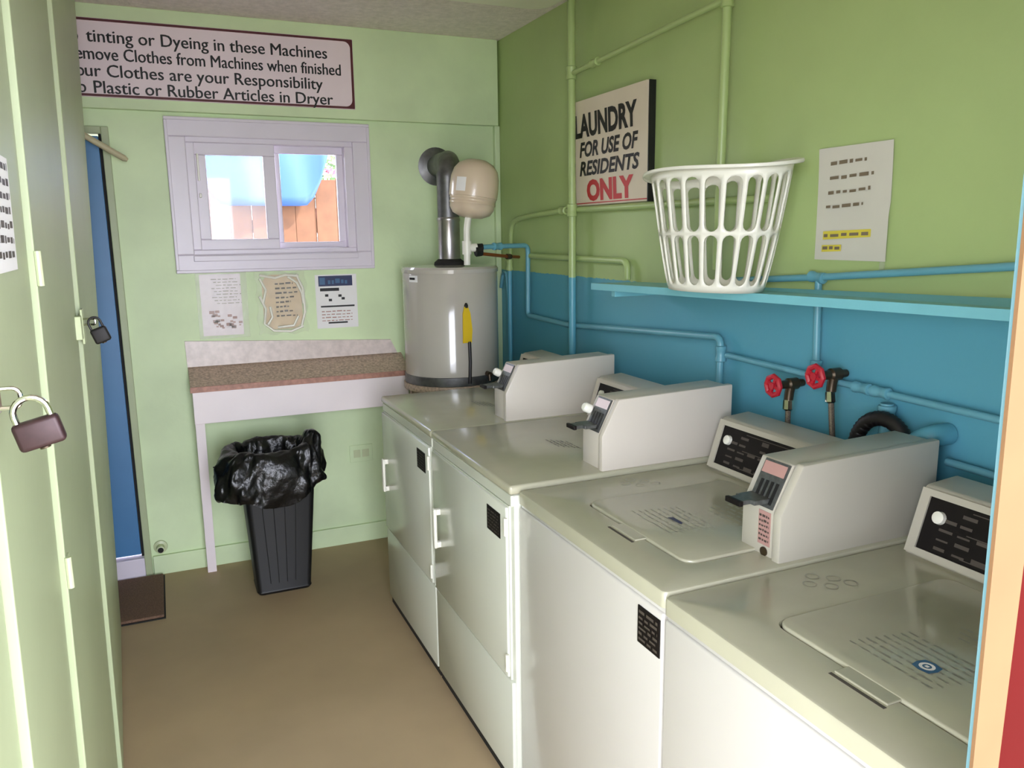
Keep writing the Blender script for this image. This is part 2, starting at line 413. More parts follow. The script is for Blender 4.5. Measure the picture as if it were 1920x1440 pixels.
def padlock(name, loc, w, h, t, sh, tilt, mb, ms, label):
    r = thing(name, label, 'padlock', loc, 'padlocks on the lockers')
    o = Vector(loc); Rm = Matrix.Rotation(tilt, 4, Vector((0, 1, 0)))
    body = B().box(-w / 2, w / 2, -t / 2, t / 2, -h, 0, bev=min(.006, t * .3), seg=3)
    bmesh.ops.transform(body.bm, matrix=Matrix.Translation(o) @ Rm, verts=body.bm.verts[:])
    obj('lock_body', body, mb, r, smooth=True)
    q = w * .36; pts = [(-q, 0, -.005), (-q, 0, sh * .55)] + [(-q * math.cos(a), 0, sh * .55 + q * math.sin(a)) for a in [PI * i / 10 for i in range(1, 10)]] + [(q, 0, sh * .55), (q, 0, -.005)]
    s = B().tube(pts, w * .075, 10)
    bmesh.ops.transform(s.bm, matrix=Matrix.Translation(o) @ Rm, verts=s.bm.verts[:])
    obj('shackle', s, ms, r, smooth=True)
    k = B().lathe([(.006, 0), (.006, .002), (.002, .0022)], (0, 0, -h), (0, 0, -1), 12)
    bmesh.ops.transform(k.bm, matrix=Matrix.Translation(o) @ Rm, verts=k.bm.verts[:])
    obj('keyhole', k, 'brass', r, smooth=True)
padlock('padlock', (-.147, 1.045, 1.3765), .050, .034, .018, .014, math.radians(-14), 'padlock_body', 'chrome', 'large brown padlock with chrome shackle on the near locker')
padlock('padlock', (-.160, 2.325, 1.352), .040, .040, .020, .026, math.radians(-20), 'padlock_dark', 'black', 'small black padlock hanging on the far locker in front of the blue door')
# paper notice taped to the near locker
nt_ = thing('notice', 'printed notice taped to the pale green locker at the left edge of the photo', 'notice', (-.19, 1.35, 1.61))
nb = B(); 
def lp(y, z, o): return (plane_x(y, z) + o - .0102 * (y - 1.11) / .489, y, z)
nb.quad(lp(1.26, 1.535, .002), lp(1.448, 1.535, .002), lp(1.448, 1.70, .002), lp(1.26, 1.70, .002))
obj('sheet', nb, 'paper', nt_)
nb = B()
for k in range(7):
    z = 1.680 - k * .021
    dashes(nb, lp(1.27, z, .0026), Vector((-.0209, 1, 0)).normalized(), (.018, 0, .99984), .165, .010, k, 6, -.0002)
obj('printed_text', nb, 'print_grey', nt_, smooth='keep')

# ================================================================ MACHINES
def console_parts(t, x0, yn, yf, H, em):
    zf = H - .012
    prof = [(x0 + .583, zf), (x0 + .632, H + .138), (x0 + .640, H + .143), (x0 + .725, H + .150), (x0 + .735, H + .140), (x0 + .735, zf)]
    obj('console', B().prism(prof, yn + .044, yf - .035, 'y', .004), em, t, smooth=True)
    # sloped face basis
    a = Vector((x0 + .583, 0, H - .012)); c = Vector((x0 + .632, 0, H + .138)); u = (c - a).normalized(); n = Vector((-u.z, 0, u.x))
    L = (c - a).length
    def P(y, s, o): v = a + u * (s * L) + n * o; return (v.x, y, v.z)
    def plate(b, y0, y1, s0, s1, o0, o1):
        q = [(y0, s0), (y1, s0), (y1, s1), (y0, s1)]
        A = [b.bm.verts.new(P(y, s, o1)) for y, s in q]; D = [b.bm.verts.new(P(y, s, o0)) for y, s in q]
        b.bm.faces.new(A); b.bm.faces.new(D[::-1])
        for i in range(4): b.bm.faces.new((A[i], D[i], D[(i + 1) % 4], A[(i + 1) % 4]))
        return b
    fr = B(); ya, yb_ = yn + .046, yf - .037
    plate(fr, ya, yb_, .90, .99, 0, .007); plate(fr, ya, yb_, .10, .19, 0, .007); plate(fr, yb_ - .022, yb_, .19, .90, 0, .007); plate(fr, ya, ya + .022, .19, .90, 0, .007)
    obj('panel_frame', fr, em, t)
    cp = obj('control_panel', plate(B(), ya + .022, yb_ - .022, .19, .90, 0, .003), 'panel_black', t)
    pr = B(); rnd = random.Random(3); yy = yb_ - .06
    for cix in range(11):
        for r in range(5):
            if rnd.random() < .82:
                s = .25 + r * .125; wd = rnd.uniform(.014, .034)
                plate(pr, yy - wd, yy, s, s + rnd.uniform(.02, .075), .003, .0038)
        yy -= .042
    for s in (.24, .55, .84): plate(pr, ya + .03, yb_ - .12, s, s + .012, .003, .0037)
    obj('printed_text', pr, 'print_grey', cp)
    kn = B(); ky, ks = yb_ - .055, .66
    kn.lathe([(.0, .003), (.014, .003), (.013, .012), (.009, .014), (.0, .014)], P(ky, ks, 0), n, 18, cap=False)
    obj('indicator_knob', kn, 'white_plastic', t, smooth=True)
    sc_ = B().lathe([(.005, 0), (.005, .003), (.001, .0035)], (x0 + .655, yn + .26, H + .1445), (0, 0, 1), 10)
    obj('screw', sc_, 'black', t)
def housing(t, x0, yn, H, sticker):
    """coin meter housing on the near end of the console"""
    xf = x0 + .290; em = 'enamel_warm' if sticker else 'warm_dryer'
    def prof(d): return [(xf - d, H - .010), (xf - d, H + .100), (xf + .048, H + .195 + d), (x0 + .73, H + .205 + d), (x0 + .73, H - .010)]
    obj('coin_box', B().prism(prof(0), yn + .040, yn + .135, 'y', .003), em, t, smooth=True)
    obj('side_plate', B().prism([(xf + .004, H - .010), (xf + .004, H + .098), (xf + .055, H + .193), (x0 + .725, H + .203), (x0 + .725, H - .010)], yn + .033, yn + .042, 'y'), 'rubber', t)
    obj('side_plate', B().prism(prof(.006), yn + .012, yn + .035, 'y', .005), em, t, smooth=True)
    # bevelled coin face
    a = Vector((xf, 0, H + .100)); c = Vector((xf + .048, 0, H + .195)); u = (c - a).normalized(); n = Vector((-u.z, 0, u.x)); L = (c - a).length
    def plate(b, y0, y1, s0, s1, o0, o1):
        A = []; D = []
        for y, s in [(y0, s0), (y1, s0), (y1, s1), (y0, s1)]:
            p = a + u * s * L; q = p + n * o1; A.append(b.bm.verts.new((q.x, y, q.z))); q = p + n * o0; D.append(b.bm.verts.new((q.x, y, q.z)))
        b.bm.faces.new(A); b.bm.faces.new(D[::-1])
        for i in range(4): b.bm.faces.new((A[i], D[i], D[(i + 1) % 4], A[(i + 1) % 4]))
        return b
    cf = obj('coin_plate', plate(B(), yn + .044, yn + .115, .03, .97, -.001, .005), 'metal_grey', t)
    obj('price_sticker', plate(B(), yn + .047, yn + .112, .68, .92, .005, .0062), 'pink_print' if sticker else 'sign_white', cf)
    pr = B()
    for i in range(4): plate(pr, yn + .050 + i * .015, yn + .058 + i * .015, .10, .55, .005, .0064)
    obj('coin_slot', pr, 'black', cf)
    # coin slide tray and its knob
    sl = B(); z = H + .118
    sl.box(xf - .035, xf + .025, yn + .058, yn + .118, z - .004, z + .006, .002)
    sl.box(xf - .058, xf - .030, yn + .070, yn + .110, z - .004, z + .006, .002)
    s = obj('coin_slide', sl, 'metal_grey', t)
    obj('slide_grip', B().box(xf - .066, xf - .056, yn + .066, yn + .114, z - .005, z + .007, .002), 'panel_black', s)
    if not sticker:
        k = B().lathe([(.0, 0), (.014, .0), (.014, .018), (.010, .024), (0, .026)], (xf + .018, yn + .125, H + .155), n, 18, cap=False)
        obj('coin_knob', k, 'white_plastic', t, smooth=True)
    if sticker:
        b = B().box(xf - .0012, xf, yn + .046, yn + .082, H + .022, H + .096)
        sk = obj('front_sticker', b, 'pink_print', t)
        b = B()
        for i in range(6): dashes(b, (xf - .0013, yn + .079, H + .030 + i * .0105), (0, -1, 0), (0, 0, 1), .030, .005, i, 4)
        obj('printed_text', b, 'print_grey', sk)
        lk = B().lathe([(.010, 0), (.010, .003), (.004, .004)], (xf, yn + .062, H + .008), (-1, 0, 0), 16)
        obj('key_lock', lk, 'brass', t, smooth=True)
def dryer(yn, yf, label):
    H = .920; x0 = .806; xb = x0 + .685
    t = thing('coin_dryer', label, 'dryer', (x0 + .34, (yn + yf) / 2, 0), 'coin dryers')
    obj('toe_kick', B().box(x0 + .008, xb - .02, yn + .004, yf - .004, 0, .030), 'rubber', t)
    obj('cabinet', B().box(x0 + .008, xb, yn, yf, .030, .893, bev=.008), 'enamel_dryer', t, smooth=True)
    obj('top_panel', B().box(x0 - .004, xb, yn, yf, .894, H, bev=.008, seg=3), 'enamel_top', t, smooth=True)
    obj('front_rail', B().box(x0 + .001, x0 + .012, yn + .004, yf - .004, .860, .892, bev=.003), 'enamel_dryer', t)
    d = obj('door', B().box(x0 - .006, x0 + .012, yn + .026, yf - .006, .352, .854, bev=.005), 'enamel_dryer', t, smooth=True)
    hy = yf - .075
    h = B().box(x0 - .030, x0 - .018, hy - .012, hy + .012, .530, .670, bev=.005, seg=3)
    h.box(x0 - .02, x0 - .004, hy - .010, hy + .010, .648, .668, .002).box(x0 - .02, x0 - .004, hy - .010, hy + .010, .532, .552, .002)
    obj('door_handle', h, 'white_plastic', d, smooth=True, label='white pull handle')
    obj('lower_panel', B().box(x0 - .002, x0 + .012, yn + .004, yf - .004, .036, .345, bev=.004), 'enamel_dryer', t, smooth=True)
    obj('door_gasket', B().box(x0 + .002, x0 + .011, yn + .02, yf - .004, .346, .858), 'enamel_dryer', t)
    lb = obj('rating_label', B().box(x0 - .0075, x0 - .005, yn + .062, yn + .158, .752, .824), 'panel_black', d)
    b = B()
    for i in range(6): dashes(b, (x0 - .0077, yn + .150, .760 + i * .010), (0, -1, 0), (0, 0, 1), .08, .004, i, 4)
    obj('printed_text', b, 'print_grey', lb)
    for z in (.40, .80):
        obj('hinge', B().tube([(x0 - .008, yn + .022, z - .025), (x0 - .008, yn + .022, z + .025)], .005, 10), 'white_plastic', t, smooth=True)
    console_parts(t, x0, yn, yf, H, 'warm_dryer'); housing(t, x0, yn, H, False)
    b = B(); rnd = random.Random(11)
    for i in range(5): dashes(b, (x0 + .30 + i * .012, yn + .40 - .012 * i, H + .0006), (0, -1, 0), (-1, 0, 0), .10, .004, i + 20, 5, 0)
    obj('worn_print', b, 'print_grey', t)
    return t
dryer(2.545, 3.213, 'white coin dryer at the far end, beside the water heater')
dryer(1.866, 2.540, 'white coin dryer second from the back, between the far dryer and a washer')
def washer(yn, yf, label, H, x0, emblem, front_label):
    xb = x0 + .665
    t = thing('coin_washer', label, 'washer', (x0 + .33, (yn + yf) / 2, 0), 'coin washers')
    obj('toe_kick', B().box(x0 + .008, xb - .02, yn + .004, yf - .004, 0, .030), 'rubber', t)
    obj('cabinet', B().box(x0 + .004, xb, yn, yf, .030, H - .032, bev=.010), 'enamel', t, smooth=True)
    # top with a sunk lid recess
    lx0, lx1, ly0, ly1 = x0 + .110, x0 + .545, yn + .085, yf - .165
    z0, z1 = H - .034, H
    def rr(x0_, x1_, y0_, y1_, r, k=5):
        P = []
        for cx, cy, a0 in ((x1_ - r, y1_ - r, 0), (x0_ + r, y1_ - r, PI / 2), (x0_ + r, y0_ + r, PI), (x1_ - r, y0_ + r, 1.5 * PI)):
            for i in range(k + 1): a = a0 + PI / 2 * i / k; P.append((cx + r * math.cos(a), cy + r * math.sin(a)))
        return P
    tp = B(); loops = []
    for (i_, r_, z_, inner) in ((0, .012, z0, 0), (0, .012, z1 - .006, 0), (.002, .012, z1 - .002, 0), (.006, .012, z1, 0), (0, .032, z1, 1), (-.002, .030, z1 - .003, 1), (-.002, .030, z1 - .012, 1)):
        P = rr(lx0 - i_, lx1 + i_, ly0 - i_, ly1 + i_, r_) if inner else rr(x0 - .002 + i_, xb - i_, yn + i_, yf - i_, r_)
        loops.append([tp.bm.verts.new((x, y, z_)) for x, y in P])
    for A, D in zip(loops, loops[1:]):
        for i in range(len(A)): tp.bm.faces.new((A[i], A[(i + 1) % len(A)], D[(i + 1) % len(A)], D[i]))
    obj('top_panel', tp, 'enamel_top', t, smooth=True)
    obj('lid_well', B().box(lx0 - .004, lx1 + .004, ly0 - .004, ly1 + .004, z0 + .002, z1 - .010), 'rubber', t)
    ld = obj('lid', B().prism(rr(lx0 + .004, lx1 - .002, ly0 + .004, ly1 - .004, .030), z1 - .009, z1 + .005, 'z', .004, 3), 'enamel_top', t, smooth=True)
    yc = (ly0 + ly1) / 2
    gp = B().box(lx0 - .034, lx0 - .027, yc - .060, yc + .045, z1 - .0012, z1 + .0006, .0005)
    obj('finger_recess', gp, 'print_grey', t)
    obj('lid_grip', B().box(lx0 - .024, lx0 + .010, yc - .058, yc + .043, z1 - .0, z1 + .0038, .0018), 'enamel_top', ld)
    zt = z1 + .0052
    b = B()
    for i in range(8): dashes(b, (lx0 + .07 + i * .016, yc + .10 - i * .003, zt), (0, -1, 0), (-1, 0, 0), .16, .005, i + 3, 7, .0002)
    for i in range(9): dashes(b, (lx0 + .24 + i * .018, yc + .03 + .012 * (i % 3), zt), (0, -1, 0), (-1, 0, 0), .15, .006, i + 40, 6, .0002)
    obj('printed_text', b, 'print_faint', ld)
    b = B(); rnd = random.Random(5)
    for i in range(7): dashes(b, (lx1 - .10 + i * .011, ly0 + .17 - i * .006, zt), (0, -1, 0), (-1, 0, 0), .13, .006, i + 70, 5, .0003)
    obj('worn_print', b, 'print_grey', ld)
    if emblem:
        e = B(); c = Vector((x0 + .222, yc - .012, zt + .0004))
        q = [c + Vector((math.cos(a) * .022 * (1 if k % 2 == 0 else .86), math.sin(a) * .022 * (1 if k % 2 == 0 else .86), 0)) for k, a in enumerate([PI / 4 + i * PI / 4 for i in range(8)])]
        e.bm.faces.new([e.bm.verts.new(p) for p in q])
        eo = obj('emblem', e, 'sticker_blue', ld)
        e = B(); n_ = 20
        oo = [c + Vector((math.cos(2 * PI * i / n_) * .012, math.sin(2 * PI * i / n_) * .012, .0003)) for i in range(n_)]
        ii = [c + Vector((math.cos(2 * PI * i / n_) * .007, math.sin(2 * PI * i / n_) * .007, .0003)) for i in range(n_)]
        for i in range(n_): e.quad(oo[i], oo[(i + 1) % n_], ii[(i + 1) % n_], ii[i])
        e.quad(c + Vector((-.003, -.003, .0003)), c + Vector((.003, -.003, .0003)), c + Vector((.003, .003, .0003)), c + Vector((-.003, .003, .0003)))
        obj('emblem_ring', e, 'paper', eo)
    else:
        e = B().quad((x0 + .228, yc + .026, zt + .0003), (x0 + .231, yc - .026, zt + .0003), (x0 + .240, yc - .020, zt + .0003), (x0 + .242, yc + .022, zt + .0003))
        obj('emblem', e, 'navy', ld)
    # printed ring marks on the far back corner of the top
    b = B()
    for (ux, uy) in ((.285, .06), (.315, .085), (.345, .06), (.315, .035), (.36, .09)):
        cx, cy = x0 + ux, yf - uy - .015
        for i in range(16):
            a0, a1 = 2 * PI * i / 16, 2 * PI * (i + 1) / 16
            b.quad(*[(cx + math.cos(a) * r, cy + math.sin(a) * r, z1 + .0005) for a, r in ((a0, .014), (a1, .014), (a1, .011), (a0, .011))])
    obj('printed_marks', b, 'print_faint', t)
    fp = obj('front_panel', B().box(x0 - .001, x0 + .012, yn + .003, yf - .003, .036, H - .045, bev=.006, seg=3), 'enamel', t, smooth=True)
    if front_label:
        lb = obj('rating_label', B().box(x0 - .0035, x0 - .0005, yn + .010, yn + .088, .766, .846, .001), 'panel_black', fp)
        b = B()
        for i in range(6): dashes(b, (x0 - .0037, yn + .082, .774 + i * .0115), (0, -1, 0), (0, 0, 1), .066, .006, i, 3)
        obj('printed_text', b, 'print_grey', lb)
    console_parts(t, x0, yn, yf, H, 'enamel_warm'); housing(t, x0, yn, H, True)
    return t
washer(1.182, 1.860, 'white coin washer next to the second dryer, dark label on its front', .908, .826, False, True)
washer(.505, 1.178, 'nearest white coin washer beside the cream door casing, blue emblem on its lid', .903, .822, True, False)

# ================================================================ WATER HEATER CORNER
hx, hy, hr = 1.270, 3.640, .226
t = thing('heater_stand', 'low brown wooden stand carrying the grey water heater behind the dryers', 'stand', (hx, hy, 0))
obj('stand_top', B().lathe([(.234, 0), (.236, .003), (.236, .027), (.234, .030)], (hx, hy, .855), n=40), 'laminate', t, smooth=True)
for dx, dy in ((.15, .15), (-.15, .15), (.15, -.15), (-.15, -.15)): obj('leg', B().box(hx + dx - .02, hx + dx + .02, hy + dy - .02, hy + dy + .02, 0, .855), 'laminate', t)
t = thing('water_heater', 'grey cylindrical water heater in the back right corner', 'water heater', (hx, hy, .885))
obj('tank', B().lathe([(hr - .012, 0), (hr, .012), (hr, .515), (hr - .004, .522)], (hx, hy, .886), n=64), 'heater', t, smooth=True)
obj('top_cap', B().lathe([(hr + .003, .518), (hr + .004, .535), (hr - .005, .545), (hr * .5, .55), (0.001, .552)], (hx, hy, .886), n=64), 'heater', t, smooth=True)
obj('bottom_ring', B().lathe([(hr + .003, .0), (hr + .004, .04), (hr + .001, .042)], (hx, hy, .8865), n=64, cap=False), 'steel_dark', t, smooth=True)
def on_tank(ang, z, o=0): return (hx + math.cos(ang) * (hr + o), hy + math.sin(ang) * (hr + o), z)
def curved_plate(a0, a1, z0, z1, o, n=8):
    b = B()
    for i in range(n):
        p, q = a0 + (a1 - a0) * i / n, a0 + (a1 - a0) * (i + 1) / n
        b.quad(on_tank(p, z0, o), on_tank(q, z0, o), on_tank(q, z1, o), on_tank(p, z1, o))
    return b
av = math.radians(-105)    # towards the camera
tg = B()
a0 = math.radians(-92)
z0t, z1t = 1.09, 1.255
tg_prof = [(-.020, z0t), (.024, z0t), (.028, z0t + .06), (.020, z1t - .03), (.008, z1t), (-.010, z1t), (-.018, z1t - .03)]
A = [tg.bm.verts.new((on_tank(a0, z, .012)[0] + d, on_tank(a0, z, .012)[1] + d * .1, z)) for d, z in tg_prof]
D = [tg.bm.verts.new((v.co.x, v.co.y + .006, v.co.z)) for v in A]
tg.bm.faces.new(A); tg.bm.faces.new(D[::-1])
for i in range(len(A)): tg.bm.faces.new((A[i], D[i], D[(i + 1) % len(A)], A[(i + 1) % len(A)]))
obj('warning_tag', tg, 'yellow', t, label='yellow hanging tag')
p = on_tank(a0, 0, .010)
obj('cord', B().tube([(p[0] + .012, p[1], 1.095), (p[0] + .014, p[1], 1.0), (p[0] + .010, p[1], .90)], .008, 8), 'hose', t, smooth=True, label='dark cord below the yellow tag')
obj('cord_hook', B().lathe([(.008, -.012), (.009, 0), (.004, .01)], (p[0] + .0, p[1] + .002, 1.262), (0, 0, 1), 12), 'black', t)
bg_ = obj('badge', curved_plate(math.radians(-165), math.radians(-150), 1.365, 1.395, .001), 'paper', t)
obj('badge_print', curved_plate(math.radians(-164), math.radians(-154), 1.376, 1.386, .0018), 'panel_black', bg_)
dv = B().tube([(1.37, 3.44, .935), (1.37, 3.40, .935)], .012, 10).tube([(1.37, 3.405, .935), (1.37, 3.40, .905)], .008, 8)
obj('drain_valve', dv, 'brass', t, smooth=True)
# flue pipe
t = thing('flue_pipe', 'grey metal flue pipe rising from the water heater into the back wall', 'pipe', (hx, hy, 1.43))
rv = .052
obj('lower_section', B().lathe([(rv + .012, 0), (rv + .004, .02), (rv, .03), (rv, .20), (rv + .003, .205), (rv + .003, .215), (rv, .22)], (hx, hy, 1.437), n=32), 'steel', t, smooth=True)
obj('upper_section', B().lathe([(rv - .001, 0), (rv - .001, .19)], (hx, hy, 1.655), n=32), 'steel_dark', t, smooth=True)
el = []
for i in range(9):
    a = PI / 2 * i / 8; el.append((hx + .004 * i, hy + .09 * (1 - math.cos(a)), 1.83 + .085 * math.sin(a)))
el += [(hx + .045, hy + .20, 1.917), (hx + .055, YB - .01, 1.915)]
obj('elbow', B().tube(el, rv, 28, radii=[rv + (.003 if i % 2 else 0) for i in range(len(el))]), 'steel_dark', t, smooth=60)
obj('wall_flange', B().lathe([(.092, 0), (.094, .006), (.070, .012), (.056, .02), (.05, .022)], (hx + .055, YB - .001, 1.915), (0, -1, 0), 32), 'steel_dark', t, smooth=True)
obj('draft_hood', B().lathe([(.075, -.004), (.072, .012), (.05, .03)], (hx, hy, 1.437), n=32, cap=False), 'rubber', t, smooth=True)
# expansion tank
ex = Vector((1.312, 3.455, 1.648)); ax = Vector((.13, -.02, 1)).normalized()
t = thing('expansion_tank', 'beige expansion tank on a white riser above the water heater', 'tank', tuple(ex))
pr = [(.001, 0), (.05, .004), (.085, .020), (.100, .045), (.1005, .060), (.104, .062), (.104, .070), (.1015, .072), (.102, .082), (.105, .084), (.105, .092), (.109, .094), (.110, .14), (.108, .18), (.098, .215), (.078, .240), (.045, .257), (.001, .262)]
obj('vessel', B().lathe(pr, ex, ax, 48, cap=False), 'tank_beige', t, smooth=60)
lb = ex + ax * .15
sd = Vector((-.80, -.6, 0)).normalized(); tq = sd.cross(ax).normalized()
b = B()
for i in range(5):
    for j in range(1):
        an0, an1 = -.22 + .088 * i, -.22 + .088 * (i + 1)
        q = []
        for an, h in ((an0, -.03), (an1, -.03), (an1, .03), (an0, .03)):
            q.append(lb + ax * h + (sd * math.cos(an) + tq * math.sin(an)) * .1118)
        b.quad(*q)
obj('label_sticker', b, 'paper', t)
obj('riser', B().tube([ex + Vector((-.012, 0, .006)), (1.292, 3.455, 1.60), (1.290, 3.455, 1.44)], .015, 14), 'white_plastic', t, smooth=True, label='white riser pipe')
obj('tee_fitting', B().lathe([(.021, -.03), (.021, .03)], (1.290, 3.455, 1.518), n=16).tube([(1.290, 3.455, 1.518), (1.336, 3.455, 1.518)], .019, 14), 'white_plastic', t, smooth=True)
obj('union_nut', B().lathe([(.024, 0), (.024, .03)], (1.329, 3.448, 1.500), (1, 0, .12), 8).lathe([(.017, 0), (.017, .03)], (1.336, 3.455, 1.518), (1, 0, .05), 12), 'black', t)

# ================================================================ PIPES ON THE RIGHT WALL
XP = XR - .026
def pipe(label, pts, r, material, fittings=(), bendr=.03, group='painted pipes on the right wall', strap=None):
    o = thing('water_pipe', label, 'pipe', tuple(pts[0]), group)
    obj('pipe_run', B().tube(bend(pts, bendr), r, 14), material, o, smooth=True)
    for c, d in fittings:
        d = Vector(d).normalized(); c = Vector(c)
        obj('fitting', B().lathe([(r + .002, -.026), (r + .006, -.024), (r + .006, -.014), (r + .004, -.010), (r + .004, .010), (r + .006, .014), (r + .006, .024), (r + .002, .026)], c, d, 14), material, o, smooth=True)
    if strap:
        for c in strap:
            c = Vector(c); obj('wall_strap', B().box(XP - r - .002, XR, c.y - .008, c.y + .008, c.z - r - .003, c.z + r + .003, .002), material, o)
    return o
XQ = XP - .030
pipe('thick green vertical pipe at the left edge of the laundry sign, blue at its foot', [(XQ, 3.058, ZC), (XQ, 3.046, 1.6), (XQ, 3.032, .0)], .016, 'pipe_split', [((XQ, 3.054, 2.220), (0, 0, 1)), ((XQ, 3.048, 1.672), (0, 0, 1))])
pipe('green sloping pipe running high on the wall above the laundry sign', [(XQ, 3.036, 2.218), (XQ, 2.085, 2.256)], .010, 'pipe_split', [((XQ, 2.86, 2.225), (0, 1, -.04))])
pipe('green vertical pipe rising behind the laundry basket to the ceiling', [(XQ, 2.065, ZC), (XQ, 2.067, 2.1), (XQ, 2.075, 1.46)], .014, 'pipe_split', [((XQ, 2.066, 2.257), (0, 0, 1))])
pipe('green pipe under the laundry sign, bending down beside the heater', [(XP - .005, 1.86, 1.672), (XP - .005, 3.16, 1.674), (XP - .005, 3.50, 1.662), (XP - .005, 3.74, 1.64), (XP - .005, 3.772, 1.40), (XP - .005, 3.775, .0)], .012, 'pipe_split', [((XP - .005, 3.17, 1.674), (0, 1, 0)), ((XP - .005, 3.772, 1.42), (0, 0, 1))], .07)
pipe('light green pipe ending in a down-turned elbow just above the blue paint', [(XP, 3.525, 1.472), (XP, 2.655, 1.470), (XP, 2.650, 1.40)], .013, 'pipe_split', [], .03)
pipe('light blue pipe from the heater along the blue wall to a drop elbow', [(1.366, 3.456, 1.519), (1.44, 3.475, 1.521), (XP - .004, 3.548, 1.522), (XP - .004, 3.556, 1.184), (XP - .004, 3.132, 1.178), (XP - .004, 2.073, 1.243), (XP - .004, 2.066, .0)], .0115, 'pipe_blue', [((1.45, 3.48, 1.521), (1, .4, 0)), ((XP - .004, 2.07, 1.19), (0, 0, 1))], .03)
pipe('light blue pipe running level to the front behind the washers', [(XP, 2.045, 1.188), (XP, 1.717, 1.181), (XP, 1.40, 1.173), (XP, .50, 1.160)], .009, 'pipe_blue', [((XP, 1.50, 1.175), (0, 1, 0)), ((XP, 1.44, 1.174), (0, 1, 0))])
pipe('light blue vertical pipe from above the shelf down to the right red valve', [(XP, 1.672, 1.462), (XP, 1.668, 1.335), (XP, 1.662, 1.205)], .010, 'pipe_blue', [((XP, 1.662, 1.20), (0, 0, 1))])
pipe('blue pipe lying just above the shelf towards the door casing', [(XP, 2.02, 1.428), (XP, 1.677, 1.452), (XP, .47, 1.555)], .0095, 'pipe_blue', [((XP, 1.677, 1.452), (0, 1, .08))])
pipe('thin blue pipe looping beside the water heater', [(XP, 3.90, 1.30), (XP, 3.87, 1.38), (XP, 3.82, 1.38), (XP, 3.80, 1.25), (XP, 3.80, .0)], .009, 'pipe_blue', [], .05)
pipe('blue drain standpipe behind the nearest washers', [(XP, 1.418, 1.150), (XP, 1.416, .0)], .016, 'pipe_blue', [((XP, 1.417, 1.12), (0, 0, 1))])
pipe('blue low pipe behind the nearest washer console', [(XP, 1.24, 1.045), (XP, .50, 1.035)], .009, 'pipe_blue')
o = thing('copper_branch', 'short copper branch pipe beside the water heater top', 'pipe', (1.356, 3.452, 1.485))
obj('pipe_run', B().tube([(1.356, 3.452, 1.490), (1.50, 3.50, 1.474), (XP - .03, 3.60, 1.466)], .008, 10), 'copper', o, smooth=True)
obj('union_nut', B().lathe([(.013, -.014), (.013, .014)], (1.52, 3.51, 1.472), (1, .5, -.05), 8), 'brass', o)

def bibb(c, label, hose_end):
    x, y, z = c      # wall end
    o = thing('hose_valve', label, 'valve', (x, y, z), 'red-handled hose valves')
    obj('valve_body', B().lathe([(.010, 0), (.012, .02), (.017, .025), (.017, .055), (.012, .060), (.012, .085), (.007, .088), (.007, .105)], (x, y, z), (-1, 0, 0), 16), 'brass', o, smooth=True)
    obj('spout', B().tube([(x - .042, y, z), (x - .052, y - .004, z - .022), (x - .055, y - .005, z - .045)], .013, 12), 'brass', o, smooth=True)
    h = B(); cx = x - .108
    pts = [(cx, y + math.cos(2 * PI * i / 24) * .026 * (1 + .06 * math.cos(8 * 2 * PI * i / 24)), z + math.sin(2 * PI * i / 24) * .026 * (1 + .06 * math.cos(8 * 2 * PI * i / 24))) for i in range(25)]
    h.tube(pts, .0075, 8)
    for k in range(4):
        a = PI / 2 * k + .4; h.tube([(cx, y, z), (cx, y + math.cos(a) * .024, z + math.sin(a) * .024)], .0055, 6)
    h.lathe([(.010, -.008), (.010, .008)], (cx, y, z), (1, 0, 0), 12)
    obj('handwheel', h, 'valve_red', o, smooth=True, label='red round handwheel')
    return o
bibb((XP + .012, 1.72, 1.152), 'left red-handled hose valve behind the washer console', None)
bibb((XP + .012, 1.566, 1.203), 'right red-handled hose valve, higher and nearer the door', None)
def hose(label, pts, r, material, endm):
    o = thing('supply_hose', label, 'hose', tuple(pts[0]), 'washer hoses')
    obj('hose_line', B().tube(bend(pts, .05), r, 10), material, o, smooth=True)
    a = Vector(pts[0]); d = (Vector(pts[1]) - a).normalized()
    obj('hose_nut', B().lathe([(r + .006, -.004), (r + .007, .022), (r + .002, .026)], a, d, 8), endm, o)
hose('short braided hose hanging from the left red-handled valve', [(XP - .043, 1.715, 1.103), (XP - .050, 1.705, 1.02), (XP - .052, 1.70, .80)], .008, 'braid', 'chrome')
hose('longer braided hose hanging from the right red-handled valve', [(XP - .043, 1.561, 1.154), (XP - .048, 1.545, 1.06), (XP - .052, 1.50, .80)], .008, 'braid', 'chrome')
hp = [(1.600, 1.475, .80), (1.600, 1.470, 1.03)] + [(1.600 + .0008 * i, 1.470 - .148 * (1 - math.cos(PI * i / 12 * .93)) / 2 * 1.05, 1.035 + .085 * math.sin(PI * i / 12 * .93)) for i in range(1, 13)]
o = thing('drain_hose', 'black corrugated drain hose arching behind the washers', 'hose', hp[0], 'washer hoses')
fine = []
for a, b in zip(hp, hp[1:]):
    for k in range(4): fine.append(Vector(a).lerp(Vector(b), k / 4))
fine.append(Vector(hp[-1]))
obj('hose_line', B().tube(fine, .019, 14, radii=[.0195 if i % 2 else .017 for i in range(len(fine))]), 'hose', o, smooth=60)
o = thing('drain_box', 'blue painted drain elbow on the wall at the end of the black hose', 'pipe', (XR, 1.29, 1.08))
obj('elbow', B().tube(bend([(XR - .004, 1.26, 1.105), (1.615, 1.262, 1.105), (1.612, 1.31, 1.075), (1.612, 1.315, 1.0), (1.612, 1.315, .0)], .03), .026, 16), 'wall_blue', o, smooth=True)

